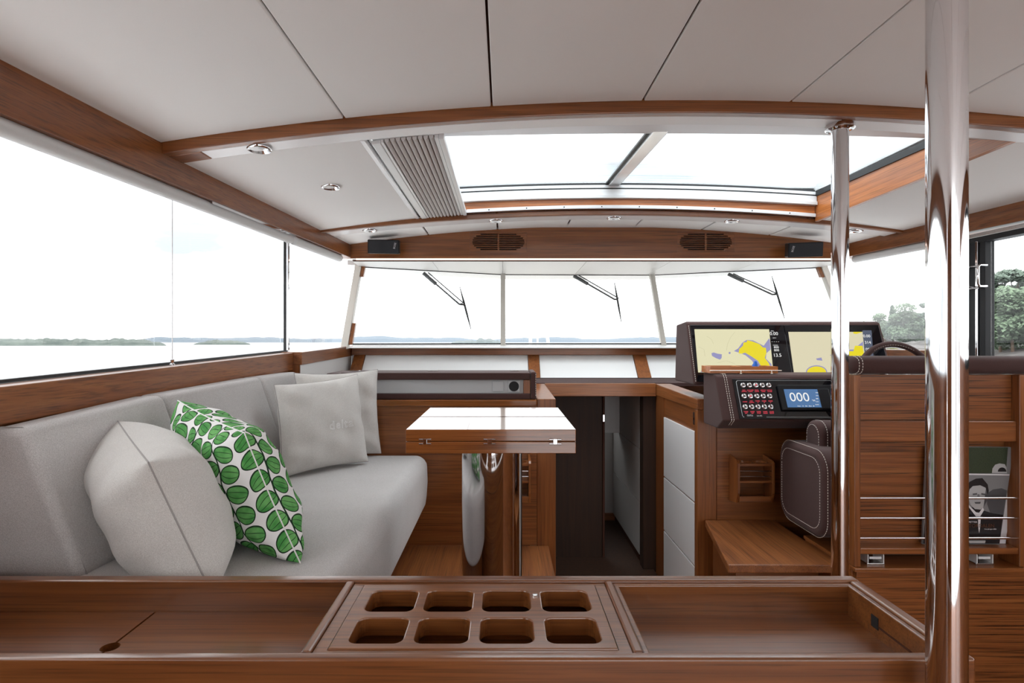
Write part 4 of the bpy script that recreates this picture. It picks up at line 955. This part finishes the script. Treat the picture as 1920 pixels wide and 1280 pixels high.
# ------------------------------------------------------------------ magazines in the rack
M_PAPER = plain('glossy_white_paper', (.72, .70, .72), .3); M_INK = plain('black_ink', (.018, .018, .02), .25); M_G1 = plain('grey_ink', (.20, .20, .205), .3); M_G2 = plain('dark_grey_ink', (.075, .075, .08), .3); M_G3 = plain('pale_grey_ink', (.42, .42, .42), .3)
M_GI = plain('green_ink', (.030, .045, .022), .4, var=.6, bscale=400); M_OI = plain('orange_ink', (.09, .028, .006), .4)
MD = 1.948
def mpoly(pts, off, nm, m, par): return MB().plate([at(a, b, MD - off) for a, b in pts], (0, .0003, 0)).build(nm, m, par)
m2 = thing('magazine', at(1830, 1020, 1.966), 'white-edged magazine standing behind the one with the portrait cover', 'magazine', 'magazines in the seat-back rack')
MB().plate([at(1742, 836, 1.962), at(1909, 838, 1.962), at(1885, 1022, 1.962), at(1742, 1022, 1.962)], (0, .006, 0)).build('pages', M_PAPER, m2)
m1 = thing('magazine', at(1820, 1020, 1.955), 'dark magazine with a black and white portrait cover in the seat-back rack', 'magazine', 'magazines in the seat-back rack')
MB().plate([at(1738, 838, MD), at(1901, 838, MD), at(1874, 1020, MD), at(1730, 1020, MD)], (0, .008, 0)).build('pages', M_G1, m1)
mpoly([(1740, 838.5), (1890, 838.5), (1886, 887), (1738, 887)], .0006, 'top_photo', M_GI, m1)
mpoly([(1890, 839), (1901, 839), (1893, 888), (1886, 888)], .0006, 'wall_print', M_G1, m1)
mpoly([(1738, 886), (1893, 889), (1892.6, 891), (1738, 889)], .0009, 'white_rule', M_PAPER, m1)
car = mpoly([(1860, 886.5), (1861, 878), (1866, 871), (1874, 868.5), (1884, 870), (1887, 876), (1888, 887)], .0009, 'car_print', M_G3, m1)
mpoly([(1879 + 8 * math.cos(t), 884 + 8 * math.sin(t)) for t in [math.pi + math.pi * k / 12 for k in range(13)]], .0012, 'wheel_print', M_INK, car)
mpoly([(1738, 891), (1892, 891), (1881, 965), (1735, 965)], .0006, 'portrait_ground', M_G1, m1)
mpoly([(1850, 925), (1862, 917), (1878, 915), (1888, 919), (1881, 965), (1858, 965), (1851, 945)], .0008, 'shadow_print', M_G2, m1)
mpoly([(1735, 965), (1785, 965), (1801, 958), (1815, 949), (1828, 952), (1845, 957), (1862, 962), (1881, 965), (1874, 1019), (1731, 1019)], .0009, 'suit_print', M_INK, m1)
face = mpoly([(1816, 916), (1821, 910), (1838, 908), (1848, 912), (1852, 922), (1850, 938), (1845, 949), (1838, 955), (1828, 954), (1820, 946), (1815, 932)], .0011, 'face_print', M_G3, m1)
mpoly([(1813, 928), (1812, 914), (1818, 903), (1830, 897), (1842, 896), (1852, 908), (1854, 920), (1852, 927), (1848, 914), (1838, 909.5), (1824, 911), (1818, 917), (1816, 927)], .0014, 'hair_print', M_INK, face)
for pts_ in ([(1824, 925), (1832, 924), (1832, 927), (1824, 928)], [(1840, 924), (1847, 925), (1847, 928), (1840, 927)], [(1827, 941), (1839, 940.5), (1838, 944), (1829, 944)]): mpoly(pts_, .0014, 'feature_print', M_G2, face)
mpoly([(1833, 926), (1836, 926), (1838, 934), (1832, 934.5)], .0013, 'nose_print', M_G1, face)
mpoly([(1850, 910), (1853, 922), (1850, 940), (1844, 951), (1846, 935), (1848, 920)], .00125, 'cheek_shade_print', M_G2, face)
mpoly([(1815, 944), (1819, 949), (1830, 960), (1836, 961), (1843, 951), (1845, 956), (1838, 968), (1830, 968), (1817, 951)], .0013, 'collar_print', M_PAPER, m1)
mpoly([(1834, 970), (1839, 970), (1838, 986), (1836, 999), (1834, 987)], .0013, 'shirt_print', M_PAPER, m1)
mpoly([(1816, 1013), (1848, 1013), (1847, 1018), (1818, 1018)], .0013, 'cuff_print', M_G3, m1)
lettering('cover_text', 'PETTER', .0085, at(1824, 978.5, MD - .0014), (1, 0, 0), (0, 0, 1), M_PAPER, m1, 1.05)
lettering('cover_title', 'STORDALEN', .017, at(1838, 985.5, MD - .0011), (1, 0, 0), (0, 0, 1), M_OI, m1, 1.0)
lettering('cover_line', 'livet på egne vilkår', .0055, at(1857, 991.5, MD - .0014), (1, 0, 0), (0, 0, 1), M_PAPER, m1)

# ------------------------------------------------------------------ speakers
def speaker(px_, py_, wpx, hpx, rz, rx, label):
    D = 3.43; c = at(px_, py_, D); t = thing('speaker', (c.x, c.y, c.z), label, 'speaker', 'speakers under the fascia')
    w, h = wpx / F * D / 2, hpx / F * D / 2
    t.rotation_euler = (math.radians(rx), 0, math.radians(rz))
    def pb_(b, nm, m, bev): 
        o = MB().box(*b).build(nm, m, t, bev=bev); return o
    X, Y, Z = c.x, c.y, c.z
    o = pb_((X - w, X + w, Y - .03, Y + .055, Z - h, Z + h), 'cabinet', M_BLK, .006)
    pb_((X - w + .006, X + w - .006, Y - .0345, Y - .0302, Z - h + .006, Z + h - .006), 'grille', plain('speaker_cloth', (.028, .029, .034), .8, bump=.4, bscale=900), .002)
    side_ = 1 if rz > 0 else -1
    lettering('maker_badge', 'BOSE', .016, (X + side_ * w * .72, Y - .0347, Z + h * .15), (0, 0, -1) if False else (.25, 0, .97), (-.97, 0, .25), M_PAPER, t)
    MB().tube([(X, Y + .05, Z), (X, Y + .118, Z + .01)], .012, 10).build('bracket', M_BLK, t)
speaker(720, 462.5, 58, 26, 6, 8, 'black box speaker at the left end of the wooden fascia')
speaker(1508, 468, 60, 27, -14, 8, 'black box speaker at the right end of the wooden fascia')
# ------------------------------------------------------------------ ceiling downlights
def downlight(x, d, u, label):
    t = thing('downlight', (x, d, u), label, 'ceiling light', 'chrome ceiling downlights')
    MB().lathe((x, d, u), [(.024, .003), (.030, -.004), (.036, -.0065), (.039, -.004), (.0395, .001)], 32).build('bezel', M_CHR, t, smooth=True)
    MB().lathe((x, d, u), [(.0005, .0), (.023, .0015)], 24).build('lens', M_GREYP, t, smooth=True)
for x, d, f, lb_ in ((-.787, 1.836, b1, 'chrome downlight in the white underside of the aft roof beam'), (-.711, 2.34, plus(b1, .004), 'chrome downlight in the headliner left of the roof hatch'),
                  (-.742, 3.146, b2, 'chrome downlight above the left speaker in the forward roof beam'), (-.044, 3.146, b2, 'chrome downlight above the left vent in the forward roof beam'), (.607, 3.146, b2, 'chrome downlight in the middle of the forward roof beam'),
                  (1.256, 3.146, b2, 'chrome downlight above the right vent in the forward roof beam'), (1.937, 3.146, b2, 'chrome downlight right of the slim chrome post in the forward roof beam')):
    downlight(x, d, f(x), lb_)
# ------------------------------------------------------------------ outside
SEA = -3.0
def sea_mat():
    m, n, l, b = nmat('pale_sea'); b.inputs['Base Color'].default_value = (.15, .16, .165, 1); setp(b, rough=.3)
    t = n.new('ShaderNodeTexCoord'); z = n.new('ShaderNodeTexNoise'); z.inputs['Scale'].default_value = .9; z.inputs['Detail'].default_value = 6
    l.new(t.outputs['Object'], z.inputs['Vector']); bp = n.new('ShaderNodeBump'); bp.inputs['Strength'].default_value = .5; bp.inputs['Distance'].default_value = .25
    l.new(z.outputs['Fac'], bp.inputs['Height']); l.new(bp.outputs[0], b.inputs['Normal']); return m
S(MB().quad((-8000, -8000, SEA), (8000, -8000, SEA), (8000, 8000, SEA), (-8000, 8000, SEA)).build('sea', sea_mat()))
def rockmat(name, c1, c2, sc):
    m, n, l, b = nmat(name); t = n.new('ShaderNodeTexCoord'); z = n.new('ShaderNodeTexNoise'); z.inputs['Scale'].default_value = sc; z.inputs['Detail'].default_value = 8; z.inputs['Roughness'].default_value = .65
    l.new(t.outputs['Object'], z.inputs['Vector']); r = n.new('ShaderNodeValToRGB'); r.color_ramp.elements[0].position = .38; r.color_ramp.elements[0].color = (*c1, 1); r.color_ramp.elements[1].position = .62; r.color_ramp.elements[1].color = (*c2, 1)
    l.new(z.outputs['Fac'], r.inputs[0]); l.new(r.outputs[0], b.inputs['Base Color']); setp(b, rough=.9); return m
M_ROCK = rockmat('grey_granite', (.055, .050, .047), (.135, .125, .118), .55)
M_HEATH = rockmat('shore_scrub', (.06, .075, .02), (.15, .14, .06), .8)
M_FARW = rockmat('far_woods', (.028, .042, .035), (.058, .074, .060), .12)
M_HAZE = plain('hazy_hills', (.072, .094, .115), .9); M_HAZE2 = plain('hazy_hills_pale', (.085, .10, .10), .9)  # distance haze put into the base colours
M_BARK = plain('bark', (.10, .07, .05), .9)
def leafm(name, c): return plain(name, c, .8, var=.35, bscale=1.2)
M_PINE = leafm('pine_green', (.062, .096, .066)); M_BIRCH = leafm('leaf_green', (.092, .135, .078)); M_GREYG = leafm('misty_green', (.082, .115, .085))  # leaf greens paled: mist over the view put into the colour
def ridge(name, mat, label, cat, px0, px1, D, base, prof, depth, step=6):
    """a low landmass: skyline heights in pixels over the water line, real depth behind it"""
    vs = []; fs = []; n = int((px1 - px0) / step) + 1
    for i in range(n):
        px = px0 + (px1 - px0) * i / (n - 1); h = prof(px) / F * D
        for dd, k in ((0, 0.0), (depth * .15, .55), (depth * .4, 1.0), (depth * .75, .8), (depth, 0.0)):
            vs.append(((px - CX) / F * (D + dd), D + dd, SEA - .3 + (.3 + h * k if k else 0)))
    for i in range(n - 1):
        for k in range(4): a = i * 5 + k; fs.append((a, a + 1, a + 6, a + 5))
    return tag(MB().add(vs, fs).build(name, mat), label, cat)
rnd = random.Random(3); ns = [rnd.random() for _ in range(600)]
def nz1(x, s):
    x = x / s + 100; i = int(math.floor(x)); t = x - i; t = t * t * (3 - 2 * t); return ns[i % 600] * (1 - t) + ns[(i + 1) % 600] * t
edge = lambda px, a, b, w: max(0.0, min(1.0, (px - a) / w, (b - px) / w))
ridge('wooded_island', M_FARW, 'low dark wooded island on the water beyond the left window', 'island', -160, 312, 380, 0, lambda p: (9 + 5 * nz1(p, 22) + 3 * nz1(p, 5)) * (edge(p, -160, 312, 40) ** .5), 60, 3)
ridge('small_island', M_FARW, 'thin dark wooded islet nearest the window post on the left', 'island', 362, 470, 520, 0, lambda p: (5 + 4 * nz1(p, 14) + 2 * nz1(p, 4)) * (edge(p, 362, 470, 30) ** .5), 50, 3)
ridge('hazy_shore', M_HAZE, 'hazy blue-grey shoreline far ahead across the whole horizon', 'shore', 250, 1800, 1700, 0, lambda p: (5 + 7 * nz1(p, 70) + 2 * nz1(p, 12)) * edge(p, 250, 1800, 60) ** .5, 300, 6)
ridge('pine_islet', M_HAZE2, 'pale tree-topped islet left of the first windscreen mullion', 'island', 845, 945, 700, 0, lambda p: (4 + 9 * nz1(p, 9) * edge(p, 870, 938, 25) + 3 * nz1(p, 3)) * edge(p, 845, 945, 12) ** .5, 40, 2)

# shore on the right: rock, scrub, trees
def shore():
    vs = []; fs = []; NX, NY = 90, 26
    for j in range(NY):
        for i in range(NX):
            x = 22 + 75 * i / (NX - 1); d = 26 + 64 * j / (NY - 1); t = j / (NY - 1)
            e = min(1, max(0, (x - 24 - 6 * nz1(d, 7) - max(0, (d - 50)) * .12) / 14))
            h = SEA - .35 + e ** .6 * (2.0 + 1.4 * t) + e * (.5 * nz1(x * 1.3 + d * .7, 2.2) + .4 * nz1(x * 2.7 - d, 1.1) + .6 * nz1(d * 1.1 + 40, 4))
            vs.append((x, d, h))
    for j in range(NY - 1):
        for i in range(NX - 1): a = j * NX + i; fs.append((a, a + 1, a + NX + 1, a + NX))
    return vs, fs
svs, sfs = shore()
sh = MB().add(svs, sfs).build('rocky_shore', M_ROCK, smooth=True); tag(sh, 'bare grey granite shore sloping to the water beyond the helm window', 'shore')
def ground(x, d):
    i = min(89, max(0, round((x - 22) / 75 * 89))); j = min(25, max(0, round((d - 26) / 64 * 25))); return svs[j * 90 + i][2]
def crown(clusters, n, size, rr):
    mb = MB()
    for (cx, cy, cz, rx, rz) in clusters:
        for _ in range(n):
            while True:
                a, b, c = rr.uniform(-1, 1), rr.uniform(-1, 1), rr.uniform(-1, 1); L = a * a + b * b + c * c
                if .25 < L < 1: break
            p = Vector((cx + a * rx, cy + b * rx, cz + c * rz)); u = Vector((rr.uniform(-1, 1), rr.uniform(-1, 1), rr.uniform(-.6, .6))).normalized()
            w = u.orthogonal().normalized(); s = size * rr.uniform(.6, 1.3)
            mb.add([p + u * s, p - u * s * .5 + w * s * .7, p - u * s * .5 - w * s * .7], [(0, 1, 2)])
    return mb
def tree(px, D, hpx, kind, label, name):
    rr = random.Random(int(px * 7)); x = (px - CX) / F * D; g = ground(x, D); top = (CY - hpx) / F * D; h = top - g
    t = thing(name, (x, D, g), label, 'tree', 'trees on the right shore')
    lean = rr.uniform(-.06, .06) * h
    MB().tube([(x, D, g - .3), (x + lean * .4, D, g + h * .45), (x + lean, D, g + h * .92)], [h * .022, h * .016, h * .004], 7).build('trunk', M_BARK, t)
    cl = []
    if kind == 'spruce':
        for k in range(7):
            f = k / 6; cl.append((x + lean * f, D, g + h * (.22 + .74 * f), h * .20 * (1 - f) + .12, h * .09))
    elif kind == 'pine':
        for k in range(7): cl.append((x + lean + rr.uniform(-.24, .24) * h, D + rr.uniform(-.2, .2) * h, g + h * rr.uniform(.55, .95), h * rr.uniform(.13, .22), h * .07))
        for c in cl[:4]: MB().tube([(x + lean * .4, D, g + h * .45), (c[0], c[1], c[2])], [h * .010, h * .004], 5).build('branch', M_BARK, t)
    else:
        for k in range(11): f = rr.random(); cl.append((x + rr.uniform(-.30, .30) * h * (1.1 - f), D + rr.uniform(-.2, .2) * h, g + h * (.14 + .72 * f), h * rr.uniform(.18, .28), h * .15))
    crown(cl, 420, h * .036, rr).build('crown', {'spruce': M_PINE, 'pine': M_GREYG, 'leafy': M_BIRCH}[kind], t)
T = [(1620, 70, 604, 'spruce', 'slim lone spruce at the water end of the right shore'),
     (1638, 66, 598, 'leafy', 'low leafy tree just inland of the slim lone spruce'),
     (1656, 64, 586, 'leafy', 'leafy tree second inland from the slim lone spruce'),
     (1675, 62, 576, 'spruce', 'pointed spruce left of the tallest crown behind the helm window'),
     (1693, 60, 568, 'leafy', 'tallest rounded crown in the clump behind the helm window'),
     (1712, 60, 584, 'leafy', 'broad green tree right of the tallest rounded crown by the helm window'),
     (1728, 62, 590, 'leafy', 'low rounded tree left of the wind-bent pine'),
     (1740, 56, 566, 'pine', 'wind-bent pine half hidden by the thick chrome post'),
     (1770, 54, 572, 'leafy', 'leafy tree standing behind the thick chrome post'),
     (1804, 52, 570, 'leafy', 'leafy tree between the chrome post and the side door frame'),
     (1832, 50, 562, 'spruce', 'dark spruce seen past the frame of the side door'),
     (1856, 48, 548, 'leafy', 'leafy tree at the left of the side door glass'),
     (1880, 46, 512, 'pine', 'tall flat-topped pine above the other trees in the side door glass'),
     (1903, 46, 508, 'pine', 'tall spreading pine close to the right edge of the picture'),
     (1876, 43, 545, 'leafy', 'bushy tree low in front of the flat-topped pine'),
     (1899, 42, 535, 'leafy', 'bushy tree low in front of the spreading pine at the right edge'),
     (1925, 42, 528, 'leafy', 'bushy tree cut by the right edge of the picture')]
for px, D, hp, k, lb in T: tree(px, D, hp, k, lb, {'spruce': 'spruce_tree', 'pine': 'pine_tree', 'leafy': 'leafy_tree'}[k])
rr = random.Random(11)
for px, D, where in ((1655, 52, 'below the slim lone spruce'), (1700, 48, 'below the tallest crown by the helm window'), (1725, 46, 'just left of the thick chrome post'), (1760, 40, 'behind the thick chrome post'), (1815, 36, 'beside the side door frame'),
                  (1850, 32, 'at the left edge of the side door glass'), (1872, 33, 'in the middle of the side door glass'), (1893, 30, 'low in front under the tall pines'), (1915, 31, 'closest to the right edge of the picture')):
    x = (px - CX) / F * D; g = ground(x, D)
    cl = [(x + rr.uniform(-.9, .9), D + rr.uniform(-.6, .6), g + .25, .8, .4) for _ in range(5)]
    o = crown(cl, 130, .16, rr).build('shore_bush', M_HEATH); tag(o, 'low yellow-green bush on bare rock ' + where, 'bush', 'bushes on the right shore')

# foredeck, flagstaff and bow frame
fd = MB().prism([(-1.3, 3.62), (-.007, 4.2), (1.085, 4.22), (2.45, 3.62), (1.9, 8.6), (.58, 9.8), (-.75, 8.6)], 'z', -.60, -.50).build('foredeck', M_DECK); S(fd)
fs_ = thing('bow_staff', (.47, 8.0, -.50), 'slim white staff on a small trestle frame at the bow', 'flagstaff')
MB().tube([(.47, 8.0, -.5), (.47, 8.0, .60)], .012, 8).build('staff', M_HULL, fs_, smooth=True)
MB().tube([(.33, 8.0, -.5), (.375, 8.0, .06), (.385, 8.0, .075), (.60, 8.0, .075), (.61, 8.0, .06), (.66, 8.0, -.5)], .022, 8).build('trestle', M_HULL, fs_, smooth=True)
# windscreen wipers
def wiper(i, p0, p1, bl0, bl1, label):
    a = Vector(WB[i]); n = (Vector(WB[i + 1]) - a).cross(Vector(WT[i]) - a).normalized(); 
    if n.y < 0: n = -n
    def P(px, py, off=.05): return on(px, py, a + n * off, n)
    t = thing('windscreen_wiper', P(*p0), label, 'wiper', 'windscreen wipers')
    A, B = P(*p0), P(*p1)
    MB().tube([A, A.lerp(B, .35)], .013, 8).build('arm_base', M_ARM, t)
    MB().tube([A.lerp(B, .3), B], .0065, 6).build('arm', M_ARM, t)
    A2 = P(p0[0] + 9, p0[1] - 1); B2 = P(p1[0] + 8, p1[1] - 2)
    MB().tube([A2, B2, B], .0042, 6).build('guide_arm', M_ARM, t)
    C, E = P(bl0[0], bl0[1], .035), P(bl1[0], bl1[1], .035)
    MB().tube([C, C.lerp(E, .35), C.lerp(E, .65), E], [.002, .007, .007, .002], 6).build('blade', M_RUB, t)
    MB().tube([B, C.lerp(E, .44)], .006, 6).build('pivot', M_RUB, t)
wiper(0, (794, 512), (861, 570), (862, 537), (883, 617), 'wiper hanging in the left windscreen pane')
wiper(1, (1076, 517), (1152, 561), (1152, 529), (1165, 604), 'wiper hanging in the middle windscreen pane')
wiper(2, (1366, 514), (1448, 552), (1447, 517), (1471, 597), 'wiper hanging in the windscreen pane above the chart screens')
